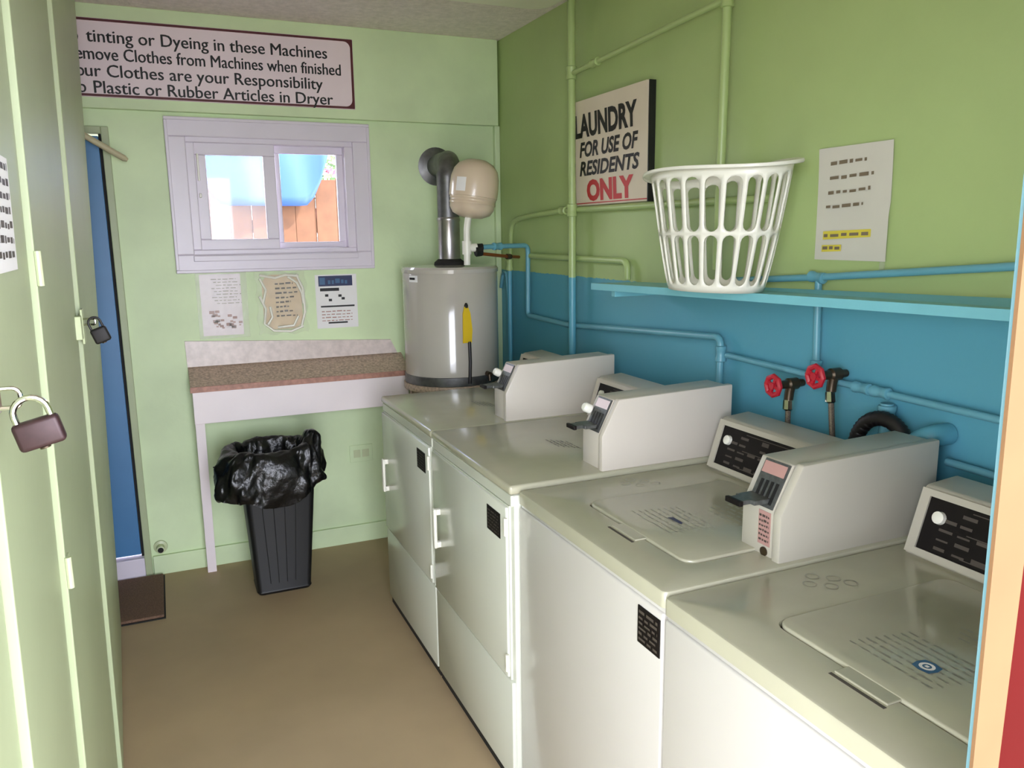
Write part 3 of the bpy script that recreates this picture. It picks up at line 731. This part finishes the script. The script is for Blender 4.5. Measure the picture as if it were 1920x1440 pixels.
# ================================================================ SHELF AND BASKET
sh = thing('wall_shelf', 'light blue painted wooden shelf on the right wall', 'shelf', (1.55, 1.6, 1.40))
def zsh(y): return 1.399 + (2.545 - y) * .0145
def zw(y): return 1.397 + (2.545 - y) * .026      # the board is twisted: it rises along the wall
def xsh(y): return 1.425 + (2.545 - y) * .062
bmx = bmesh.new(); ys = [2.545, .468]
def shelfbox(bmx, xa, xb, dz0, dz1, wall=False):
    vs = []
    for y in ys:
        for (xx, dz) in ((xa(y), dz0), (xb(y), dz0), (xb(y), dz1), (xa(y), dz1)):
            vs.append(bmx.verts.new((xx, y, (zw(y) if wall and xx == xb(y) else zsh(y)) + dz)))
    a, b_ = vs[:4], vs[4:]
    bmx.faces.new(a); bmx.faces.new(b_[::-1])
    for i in range(4): bmx.faces.new((a[i], b_[i], b_[(i + 1) % 4], a[(i + 1) % 4]))
shelfbox(bmx, lambda y: xsh(y) + .012, lambda y: XR - .044, -.018, 0, True)
obj('shelf_board', bmx, 'shelf_blue', sh)
bmx = bmesh.new(); shelfbox(bmx, xsh, lambda y: xsh(y) + .012, -.022, .001)
obj('front_edge', bmx, 'shelf_blue', sh)
bmx = bmesh.new(); shelfbox(bmx, lambda y: XR - .012, lambda y: XR, -.05, -.018)
for y in (2.45, .9):
    bk = B().box(xsh(y) + .03, XR, y - .012, y + .012, zsh(y) - .045, zsh(y) - .018, .002)
    obj('bracket', bk, 'shelf_blue', sh)
bmx.free()
bx, by, bz0 = 1.472, 1.90, zsh(1.885) + .004
bk = thing('laundry_basket', 'white plastic laundry basket with long slots on the blue shelf', 'basket', (bx, by, bz0))
HB = .338
def rad(s):     # semi axes along the height
    e = s ** .8
    return .108 + (.150 - .108) * e, .162 + (.250 - .162) * e
def bp(th, s, o=0.0):
    a, b_ = rad(max(0, s)); zz = s * HB + (.011 * math.cos(2 * th + .6) + .012 * math.cos(th + .9)) * max(0, s) ** 3
    a += o; b_ += o
    return Vector((bx + a * math.cos(th), by + b_ * math.sin(th), bz0 + zz))
NS = 21
bmx = bmesh.new()
def cell(t0, t1, s0, s1, hw, m0, m1):
    """one slot: frame between the cell border and a long rounded hole"""
    K = 6; tc = (t0 + t1) / 2; half = (t1 - t0) / 2 * hw
    hs0, hs1 = s0 + (s1 - s0) * m0, s1 - (s1 - s0) * m1
    rs = .055
    inner = []; outer = []
    for i in range(K + 1):   # top arc, from right to left
        a = PI * i / K; inner.append((tc + half * math.cos(a), hs1 - rs + rs * math.sin(a))); outer.append((t1 + (t0 - t1) * i / K, s1))
    for i in range(K + 1):
        a = PI + PI * i / K; inner.append((tc + half * math.cos(a), hs0 + rs + rs * math.sin(a))); outer.append((t0 + (t1 - t0) * i / K, s0))
    # long sides need points in between to follow the curve
    def fill(L):
        A = L[:K + 1]; Bm = L[K + 1:]; mid1 = [tuple(A[-1][j] + (Bm[0][j] - A[-1][j]) * q for j in (0, 1)) for q in (.25, .5, .75)]
        mid2 = [tuple(Bm[-1][j] + (A[0][j] - Bm[-1][j]) * q for j in (0, 1)) for q in (.25, .5, .75)]
        return A + mid1 + Bm + mid2
    inner = fill(inner); outer = fill(outer); n = len(inner)
    vi = [bmx.verts.new(bp(*p)) for p in inner]; vo = [bmx.verts.new(bp(*p)) for p in outer]
    for i in range(n):
        try: bmx.faces.new((vo[i], vo[(i + 1) % n], vi[(i + 1) % n], vi[i]))
        except ValueError: pass
for k in range(NS):
    t0, t1 = 2 * PI * k / NS, 2 * PI * (k + 1) / NS
    cell(t0, t1, .045, .475, .74, .03, .03)
    cell(t0, t1, .475, .935, .76, .03, .03)
    for s0, s1 in ((.0, .045), (.935, 1.0)):
        for q in range(6):
            a, b_ = t0 + (t1 - t0) * q / 6, t0 + (t1 - t0) * (q + 1) / 6
            bmx.faces.new([bmx.verts.new(bp(*p)) for p in ((a, s0), (b_, s0), (b_, s1), (a, s1))])
bmesh.ops.remove_doubles(bmx, verts=bmx.verts[:], dist=.0004)
bo = obj('basket_wall', bmx, 'white_plastic', bk, smooth=60)
sm = bo.modifiers.new('thickness', 'SOLIDIFY'); sm.thickness = .005; sm.offset = 0
b = B(); n = 132; prof = [(.0, .985), (.012, 1.0), (.024, .997), (.026, .985), (.024, .975)]
rings = [[b.bm.verts.new(bp(2 * PI * i / n, s, o_)) for i in range(n)] for o_, s in prof]
for A, D in zip(rings, rings[1:]):
    for i in range(n): b.bm.faces.new((A[i], A[(i + 1) % n], D[(i + 1) % n], D[i]))
ro = obj('rim', b, 'white_plastic', bk, smooth=60, label='rolled-out wavy rim')
sm = ro.modifiers.new('thickness', 'SOLIDIFY'); sm.thickness = .004; sm.offset = 0
b = B(); b.bm.faces.new([b.bm.verts.new(bp(2 * PI * i / 66, .004)) for i in range(66)])
bo = obj('basket_bottom', b, 'white_plastic', bk); sm = bo.modifiers.new('thickness', 'SOLIDIFY'); sm.thickness = .004; sm.offset = 0

# ================================================================ SIGNS AND PAPERS
# rules board on the soffit
s0x, s1x, sz0, sz1 = -.93, .918, 2.165, 2.478
yS = YB - .035
t = thing('rules_sign', 'long white rules board with dark red border above the window', 'sign', (0, yS, 2.32))
obj('board', B().box(s0x, s1x, yS - .012, yS, sz0, sz1, .003), 'sign_white', t)
b = B(); yy = yS - .0125
bw_ = .011
def rr2(x0, x1, z0, z1, r, k=6):
    P = []
    for cx, cz, a0 in ((x1 - r, z1 - r, 0), (x0 + r, z1 - r, PI / 2), (x0 + r, z0 + r, PI), (x1 - r, z0 + r, 1.5 * PI)):
        for i in range(k + 1): a = a0 + PI / 2 * i / k; P.append((cx + r * math.cos(a), cz + r * math.sin(a)))
    return P
o1 = rr2(s0x + .002, s1x - .002, sz0 + .002, sz1 - .002, .004); i1 = rr2(s0x + .013, s1x - .013, sz0 + .012, sz1 - .012, .03)
for i in range(len(o1)):
    j = (i + 1) % len(o1); b.quad((o1[i][0], yy, o1[i][1]), (o1[j][0], yy, o1[j][1]), (i1[j][0], yy, i1[j][1]), (i1[i][0], yy, i1[i][1]))
obj('border', b, 'dark_red', t, smooth='keep')
rows = [('tinting or Dyeing in these Machines', 'No', -.195, .795, 2.383), ('move Clothes from Machines when finished', 'Re', -.212, .855, 2.313),
        ('ur Clothes are your Responsibility', 'Yo', -.212, .768, 2.246), ('Plastic or Rubber Articles in Dryer', 'No', -.185, .812, 2.180)]
for s, pre, xa, xb, z in rows:
    obj('lettering', text_bm(s, (xa, yS - .0121, z), (1, 0, 0), (0, 0, 1), xb - xa, .050, 0, twice=.0022), 'black', t, smooth='keep')
    wpre = .075 if pre == 'No' else .062
    obj('lettering', text_bm(pre, (xa - wpre - (.03 if pre == 'No' else .004), yS - .0121, z), (1, 0, 0), (0, 0, 1), wpre, .050, 0, twice=.0022), 'black', t, smooth='keep')
# laundry sign on the right wall
t = thing('laundry_sign', 'cream painted board lettered LAUNDRY FOR USE OF RESIDENTS ONLY', 'sign', (XR - .03, 2.8, 1.69))
yA, yB_ = 3.082, 2.522
tx = XR - .030
def sx_(z): return XR - .016 - .020 * (z - 1.69) / .42      # leans out at its top
b = bmesh.new()
vs = []
for y in (yA, yB_):
    for z, d in ((1.690, 0), (1.690, .012), (2.107, .012), (2.107, 0)): vs.append(b.verts.new((sx_(z) + d, y, z - (0 if y == yA else -.0))))
b.faces.new(vs[:4]); b.faces.new(vs[4:][::-1])
for i in range(4): b.faces.new((vs[i], vs[4 + i], vs[4 + (i + 1) % 4], vs[(i + 1) % 4]))
obj('board', b, 'sign_cream', t)
obj('shadow_edge', B().box(sx_(1.69) - .012, sx_(1.69) + .014, yB_ - .006, yB_, 1.688, 2.108), 'black', t, label='right edge of the board, blackened as its shadow side')  # black strip standing in for shade on the near side of the board
uz = Vector((-.020 / .42, 0, 1)).normalized()
def row(s, ya, yb2, z, h, mt, bold, shear=0):
    p = Vector((sx_(z) - .0003, ya, z)); obj('lettering', text_bm(s, p, (0, -1, 0), uz, ya - yb2, h, bold, shear), mt, t, smooth='keep')
row('LAUNDRY', 3.068, 2.590, 1.966, .084, 'black', .042)
row('FOR USE OF', 3.035, 2.585, 1.886, .056, 'black', .034, .25)
row('RESIDENTS', 3.040, 2.580, 1.812, .054, 'black', .034, .25)
row('ONLY', 2.985, 2.625, 1.712, .076, 'red', .05)
b = B(); z = 1.697; b.quad((sx_(z) - .001, yA, z), (sx_(z) - .001, yB_, z), (sx_(z + .004) - .001, yB_, z + .004), (sx_(z + .004) - .001, yA, z + .004))
obj('border', b, 'red', t, smooth='keep')
# highlighted note
def sheet_wall_right(y0, y1, z0, z1, curl=.006):
    b = B(); n = 8
    g = [[b.bm.verts.new((XR - .002 - curl * ((i / n) ** 3) * (1 if j < n // 2 else .3) - curl * .8 * ((j / n) ** 4), y0 + (y1 - y0) * i / n, z0 + (z1 - z0) * j / n)) for i in range(n + 1)] for j in range(n + 1)]
    for j in range(n):
        for i in range(n): b.bm.faces.new((g[j][i], g[j][i + 1], g[j + 1][i + 1], g[j + 1][i]))
    return b
t = thing('wall_note', 'white paper note with yellow highlighted lines on the right wall above the shelf', 'notice', (XR, 1.6, 1.5))
obj('sheet', sheet_wall_right(1.716, 1.472, 1.499, 1.793), 'note_paper', t, smooth=True)
b = B(); h_ = B()
for k, (z, L, s) in enumerate(((1.742, .12, 1.672), (1.705, .145, 1.672), (1.668, .14, 1.675), (1.631, .125, 1.680))):
    dashes(b, (XR - .0062, s, z + .004), (0, -1, .04), (0, 0, 1), L, .009, k + 5, 5)
dashes(b, (XR - .0062, 1.682, 1.560), (0, -1, .03), (0, 0, 1), .15, .010, 31, 5); dashes(b, (XR - .0062, 1.684, 1.526), (0, -1, .03), (0, 0, 1), .06, .008, 33, 3)
h_.quad((XR - .0058, 1.686, 1.553), (XR - .0058, 1.525, 1.560), (XR - .0058, 1.525, 1.580), (XR - .0058, 1.686, 1.575))
obj('highlighter_mark', h_, 'highlight', t, smooth='keep', label='yellow highlighter'); h_ = B()
h_.quad((XR - .0058, 1.688, 1.520), (XR - .0058, 1.62, 1.523), (XR - .0058, 1.62, 1.540), (XR - .0058, 1.688, 1.538))
obj('handwriting', b, 'ink_brown', t, smooth='keep'); obj('highlighter_mark', h_, 'highlight', t, smooth='keep', label='yellow highlighter')
obj('tape_tab', B().box(XR - .006, XR - .001, 1.478, 1.492, 1.476, 1.512, .001), 'sleeve', t)
# three notices below the window
G = 'notices taped below the window'
yw = YB - .0015
def wq(b, x0, x1, z0, z1, o): b.quad((x0, YB - o, z0), (x1, YB - o, z0), (x1, YB - o, z1), (x0, YB - o, z1)); return b
t = thing('notice', 'left grey notice in a clear sleeve under the window', 'notice', (.26, YB, 1.12), G)
obj('sheet', B().box(.165, .345, YB - .003, YB - .001, 1.125, 1.410), 'paper_grey', t)
obj('clear_sleeve', ring(B(), .148, .372, 1.112, 1.418, .012, YB - .006, YB - .0045, 0).box(.160, .36, YB - .0055, YB - .005, 1.124, 1.406), 'sleeve', t)
b = B()
for k in range(9): dashes(b, (.215 + .01 * (k % 3), YB - .0036, 1.385 - k * .014), (1, 0, 0), (0, 0, 1), .11, .004, k, 5, .0)
obj('printed_text', b, 'print_faint', t, smooth='keep')
b = B(); rnd = random.Random(2)
for k in range(26):
    x, z = .26 + rnd.gauss(0, .03), 1.185 + rnd.gauss(0, .022); s = rnd.uniform(.004, .012); wq(b, x - s, x + s, z - s * .6, z + s * .6, .0036)
obj('printed_picture', b, 'pink_print', t, smooth='keep')
t = thing('notice', 'middle tan notice in a crinkled plastic bag under the window', 'notice', (.53, YB, 1.12), G)
b = B(); n = 14; rnd = random.Random(9)
g = [[b.bm.verts.new((.412 + .232 * i / n + .006 * math.sin(j * 1.3), YB - .012 - rnd.random() * .010 * (1 if 0 < i < n and 0 < j < n else .2), 1.118 + .294 * j / n + .006 * math.sin(i * 1.1))) for i in range(n + 1)] for j in range(n + 1)]
for j in range(n):
    for i in range(n): b.bm.faces.new((g[j][i], g[j][i + 1], g[j + 1][i + 1], g[j + 1][i]))
obj('plastic_bag', b, 'sleeve', t, smooth='keep')
b = B(); pp = rr2(.440, .622, 1.140, 1.400, .05)
b.bm.faces.new([b.bm.verts.new((x, YB - .004, z)) for x, z in pp]); obj('sheet', b, 'paper_tan', t, smooth='keep')
b = B()
for k in range(8): dashes(b, (.500, YB - .0046, 1.352 - k * .022), (1, 0, .03), (0, 0, 1), .085 + .02 * math.sin(k), .008, k + 60, 4, .0)
obj('printed_text', b, 'print_grey', t, smooth='keep')
b = B()
for seq in ([(.425, 1.30), (.45, 1.24), (.44, 1.17), (.48, 1.135), (.56, 1.128), (.62, 1.15)], [(.60, 1.40), (.628, 1.33), (.632, 1.22), (.612, 1.15)], [(.43, 1.385), (.455, 1.33), (.44, 1.27)], [(.47, 1.25), (.478, 1.20), (.455, 1.165)], [(.43, 1.40), (.50, 1.385), (.55, 1.398), (.61, 1.392)], [(.56, 1.39), (.60, 1.36), (.622, 1.31), (.626, 1.26)], [(.60, 1.20), (.575, 1.155), (.50, 1.15)]):
    b.tube([(x, YB - .018, z) for x, z in bend([(x, z, 0) for x, z in seq], .03)] if False else [(x, YB - .019, z) for x, z in seq], .0062, 6)
obj('bag_fold', b, 'white_plastic', t, smooth=True)
t = thing('notice', 'right notice with dark blue heading under the window', 'notice', (.79, YB, 1.13), G)
obj('sheet', B().box(.690, .893, YB - .003, YB - .001, 1.130, 1.392), 'paper', t)
b = B(); wq(b, .706, .872, 1.336, 1.386, .0036); obj('heading_block', b, 'navy', t, smooth='keep')
b = B(); dashes(b, (.752, YB - .0042, 1.348), (1, 0, 0), (0, 0, 1), .10, .022, 4, 5, 0); wq(b, .712, .738, 1.344, 1.378, .0042)
obj('heading_print', b, 'sticker_blue', t, smooth='keep')
b = B(); wq(b, .712, .805, 1.312, 1.327, .0036); wq(b, .712, .878, 1.233, 1.241, .0036); wq(b, .745, .84, 1.152, 1.160, .0036)
for x, z in ((.735, 1.285), (.80, 1.282), (.815, 1.268), (.752, 1.262)): wq(b, x, x + .016, z, z + .012, .0036)
obj('printed_text', b, 'black', t, smooth='keep')
b = B()
for k in range(4): dashes(b, (.715, YB - .0036, 1.210 - k * .015), (1, 0, 0), (0, 0, 1), .15, .005, k + 80, 7, 0)
obj('printed_text', b, 'pink_print', t, smooth='keep')

# ================================================================ FOLDING COUNTER BELOW THE WINDOW
t = thing('laundry_table', 'white table with speckled brown top and marbled splash strip under the window', 'table', (.6, YB - .1, 0))
tx0, tx1 = .084, 1.108
D = .155
b = B().prism([(YB, .985), (YB, .962), (YB - D, .893), (YB - D, .914)], tx0, tx1, 'x', .002)
obj('table_top', b, 'laminate', t)
obj('top_edge', B().box(tx0 - .002, tx1 + .004, YB - D - .004, YB - D, .889, .915, .0015), 'edge_red', t, label='red-brown front edge strip')
b = bmesh.new(); vs = [b.verts.new((x, y, z)) for y in (YB - .012, YB) for x, z in ((.083, .986), (1.085, .986), (1.052, 1.055), (.080, 1.108))]
b.faces.new(vs[:4]); b.faces.new(vs[4:][::-1])
for i in range(4): b.faces.new((vs[i], vs[4 + i], vs[4 + (i + 1) % 4], vs[(i + 1) % 4]))
obj('splash_strip', b, 'laminate_light', t)
obj('apron', B().box(tx0 + .006, tx1 - .01, YB - D + .002, YB - D + .022, .742, .8925, .002), 'table_white', t)
for x in (tx0 + .008, tx1 - .05):
    b = bmesh.new(); hw = .040
    vs = []
    for z, y in ((.742, YB - D + .002), (0, YB - .088)):
        for dx, dy in ((0, 0), (hw, 0), (hw, .04), (0, .04)): vs.append(b.verts.new((x + dx, y + dy, z)))
    b.faces.new(vs[:4]); b.faces.new(vs[4:][::-1])
    for i in range(4): b.faces.new((vs[i], vs[4 + i], vs[4 + (i + 1) % 4], vs[(i + 1) % 4]))
    obj('leg', b, 'table_white', t)
# wall fittings
t = thing('wall_outlet', 'green-painted outlet plate low on the back wall beside the bin', 'outlet', (.85, YB, .47))
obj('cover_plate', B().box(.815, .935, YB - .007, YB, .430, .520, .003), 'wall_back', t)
obj('socket', B().box(.835, .870, YB - .009, YB - .007, .455, .495, .001).box(.880, .915, YB - .009, YB - .007, .455, .495, .001), 'locker_edge', t)
t = thing('wall_spigot', 'small pale pipe stub with dark opening low on the back wall by the blue door', 'pipe stub', (-.10, YB, .125))
obj('stub', B().lathe([(.032, 0), (.030, .008), (.018, .012), (.018, .05), (.013, .052)], (-.105, YB - .001, .135), (0, -1, 0), 18, cap=False), 'locker_edge', t, smooth=True)
obj('dark_opening', B().lathe([(.0155, .0), (.0155, .049)], (-.105, YB - .001, .135), (0, -1, 0), 18), 'rubber', t)

# ================================================================ BIN, MAT, ROD
bxc, byc = .394, 3.60
t = thing('trash_bin', 'black tapered plastic trash bin on the floor under the table', 'trash bin', (bxc, byc, 0))
def rrect(cx, cy, hx_, hy_, r, z, k=4):
    P = []
    for sx, sy, a0 in ((1, 1, 0), (-1, 1, PI / 2), (-1, -1, PI), (1, -1, 1.5 * PI)):
        for i in range(k + 1): a = a0 + PI / 2 * i / k; P.append((cx + sx * (hx_ - r) + r * math.cos(a), cy + sy * (hy_ - r) + r * math.sin(a), z))
    return P
def loft(levels):
    b = B(); R_ = [[b.bm.verts.new(p) for p in L] for L in levels]
    n = len(R_[0])
    for A, D_ in zip(R_, R_[1:]):
        for i in range(n): b.bm.faces.new((A[i], A[(i + 1) % n], D_[(i + 1) % n], D_[i]))
    return b, R_
b, R_ = loft([rrect(bxc + .006, byc, .112, .088, .02, .0), rrect(bxc + .006, byc, .120, .094, .022, .012), rrect(bxc + .006, byc, .118, .092, .022, .020), rrect(bxc + .012, byc, .160, .125, .03, .62), rrect(bxc + .012, byc, .168, .133, .03, .625), rrect(bxc + .012, byc, .168, .133, .03, .64)])
b.bm.faces.new(R_[0][::-1])
obj('bin_body', b, 'bin', t, smooth=True)
rb = B()
for q in (-.06, -.02, .02, .06):
    rb.tube([(bxc + q * .9, byc - .0925, .05), (bxc + q * 1.25, byc - .118, .50)], .0022, 6)
obj('rib', rb, 'bin', t, smooth=True)
# bin liner, folded over the rim
bag = thing('bin_liner', 'shiny black plastic bag folded over the rim of the trash bin', 'bag', (bxc, byc, .64))
rnd = random.Random(21); nA = 72
lev = []
spec = [(.052, .470), (.062, .50), (.060, .54), (.052, .58), (.040, .62), (.030, .655), (.012, .672), (-.012, .668), (-.022, .63), (-.03, .56)]
for li, (o_, z) in enumerate(spec):
    L = []
    for i in range(nA):
        a = 2 * PI * i / nA
        # superellipse footprint
        ca, sa = math.cos(a), math.sin(a); e = .55
        ux = math.copysign(abs(ca) ** e, ca); uy = math.copysign(abs(sa) ** e, sa)
        hx_, hy_ = .150 + o_, .125 + o_
        wob = (.012 * math.sin(a * 9 + li * .9) + .008 * math.sin(a * 17 - li * 1.3) + .006 * (rnd.random() - .5)) * (1 if li < 7 else .5)
        bulge = .052 * max(0, math.cos(a - math.radians(200))) ** 2 * (1 if li < 5 else .4)
        hem = 0
        if li == 0: hem = .010 * math.sin(a * 3 + 1) + .012 * math.sin(a * 9) + .07 * max(0, math.cos(a - math.radians(-10))) ** 2 - .035 * max(0, math.cos(a - math.radians(-95))) ** 6 + .02 * max(0, math.cos(a - math.radians(180))) ** 4
        if li == 1: hem = .008 * math.sin(a * 3 + 1) + .04 * max(0, math.cos(a - math.radians(-10))) ** 2 - .02 * max(0, math.cos(a - math.radians(-95))) ** 6
        peak = .075 * max(0, math.cos(a - math.radians(-18))) ** 10 * (1 if 4 <= li <= 7 else (.4 if li in (3, 8) else 0))
        d = wob + bulge
        L.append((bxc + .006 + ux * (hx_ + d), byc + uy * (hy_ + d * .8), z + hem + peak + .008 * math.sin(a * 5 + li)))
    lev.append(L)
b, R_ = loft(lev)
b.bm.faces.new(R_[-1])
bo = obj('liner_skirt', b, 'bag', bag, smooth=70)
sb = bo.modifiers.new('smooth', 'SUBSURF'); sb.levels = 1; sb.render_levels = 2
tx_ = bpy.data.textures.new('crinkle', 'CLOUDS'); tx_.noise_scale = .035; tx_.noise_depth = 3
dm = bo.modifiers.new('crinkle', 'DISPLACE'); dm.texture = tx_; dm.strength = .018; dm.mid_level = .5; dm.texture_coords = 'LOCAL'
b = B().tube([(bxc - .20, byc - .07, .60), (bxc - .225, byc - .085, .61), (bxc - .255, byc - .09, .618)], .006, 8, radii=[.012, .008, .003])
obj('bag_tail', b, 'bag', bag, smooth=True)
t = thing('doormat', 'dark brown doormat on the floor in front of the blue door', 'doormat', (-.45, 3.7, 0))
obj('pile', B().box(-.80, -.104, 3.468, 3.930, .004, .016, .004), 'mat_brown', t)
obj('backing', B().box(-.81, -.098, 3.460, 3.936, 0, .005, .001), 'rubber', t)
t = thing('door_rod', 'beige rod slanting out over the top of the blue door', 'rod', (-.2, 3.86, 1.95))
obj('rod', B().tube([(-.42, 3.83, 2.105), (-.23, 3.85, 1.995), (-.095, 3.865, 1.912), (-.082, 3.866, 1.904)], .013, 14, radii=[.013, .013, .013, .007]), 'dowel', t, smooth=True)
obj('rod_bracket', B().box(-.43, -.405, 3.82, 3.9355, 2.10, 2.14, .003), 'dowel', t)

# ================================================================ CEILING LIGHT
t = thing('ceiling_light', 'long white ceiling light with rounded end near the right wall', 'ceiling light', (1.2, 2.9, ZC))
obj('lamp_base', B().box(.44, 1.49, 2.54, 3.08, ZC - .03, ZC, .004), 'white_plastic', t)
b = B().prism(rr2(.40, 1.530, 2.50, 3.125, .09), ZC - .075, ZC - .022, 'z', .02, 3)
obj('diffuser', b, 'diffuser', t, smooth=True)

# ================================================================ OUTSIDE THE WINDOW
t = thing('wooden_fence', 'orange-brown wooden plank fence seen through the window', 'fence', (.6, 5.62, -.02))
x = -1.5; k = 0; pm = None
while x < 3.2:
    wdt = .138
    if pm is None:
        o = obj('fence_plank', B().box(x, x + wdt, 5.60, 5.62, -.02, 1.945, .003), 'fence', t); pm = o; x_first = x
    else:
        o = pm.copy(); C.objects.link(o); o.location.x = pm.location.x + (x - x_first); o.location.y = pm.location.y + .004 * ((k * 7) % 3)
        o.location.z = pm.location.z + .012 * ((k * 5) % 4 - 1.5)
    x += wdt + .0015; k += 1
for z in (.4, 1.6): obj('rail', B().box(-1.5, 3.2, 5.632, 5.67, z, z + .09), 'fence', t)
# tarp hung in front of the fence top
b = B(); nx, nz = 40, 16; g = []
def tarp_low(x):
    if x < .40: return 1.778 + (.40 - x) * 1.5
    if x < .92: return 1.775
    return 1.775 + ((x - .92) / .17) ** 2 * .33
for j in range(nz + 1):
    r_ = []
    for i in range(nx + 1):
        x = -.9 + (1.09 + .9) * i / nx
        zb = tarp_low(x); zt = 2.75; z = zb + (zt - zb) * j / nz
        r_.append(b.bm.verts.new((x, 5.52 + .02 * math.sin(x * 9) + .012 * math.sin(x * 21 + z * 3), z)))
    g.append(r_)
for j in range(nz):
    for i in range(nx): b.bm.faces.new((g[j][i], g[j][i + 1], g[j + 1][i + 1], g[j + 1][i]))
t = thing('tarpaulin', 'bright blue tarpaulin hung over the fence outside the window', 'tarpaulin', (0, 5.5, 1.8))
to = obj('sheet', b, 'tarp', t, smooth=True); sm = to.modifiers.new('thickness', 'SOLIDIFY'); sm.thickness = .003
fr = B().tube([(-.95, 5.555, 2.75), (1.32, 5.555, 2.75)], .02, 10)
for xx in (-.9, 1.30): fr.tube([(xx, 5.575, -.02), (xx, 5.575, 2.76)], .02, 10)
obj('tarp_frame', fr, 'steel_dark', t, smooth=True)
# flowering bush beyond the fence
t = thing('flowering_bush', 'pink flowering bush showing above the fence at the right of the window', 'bush', (1.5, 6.3, -.02))
obj('stem', B().tube([(1.5, 6.3, -.02), (1.48, 6.3, 1.2), (1.5, 6.3, 2.0)], .03, 8, radii=[.05, .04, .02]), 'fence', t, smooth=True)
lb = B(); fb = B(); rnd = random.Random(4)
for i in range(1500):
    v = Vector((rnd.gauss(0, 1), rnd.gauss(0, 1), rnd.gauss(0, 1))).normalized() * rnd.uniform(.5, 1) 
    c = Vector((1.5, 6.3, 2.05)) + Vector((v.x * .55, v.y * .35, v.z * .5))
    a = Vector((rnd.gauss(0, 1), rnd.gauss(0, 1), rnd.gauss(0, 1))).normalized(); d = a.orthogonal().normalized(); s = rnd.uniform(.02, .045)
    (fb if rnd.random() < .5 else lb).quad(c - a * s, c - d * s * .5, c + a * s, c + d * s * .5)
lo = obj('foliage', lb, 'leaf', t, smooth='keep'); lo['kind'] = 'stuff'
fo = obj('blossom', fb, 'flower', t, smooth='keep'); fo['kind'] = 'stuff'
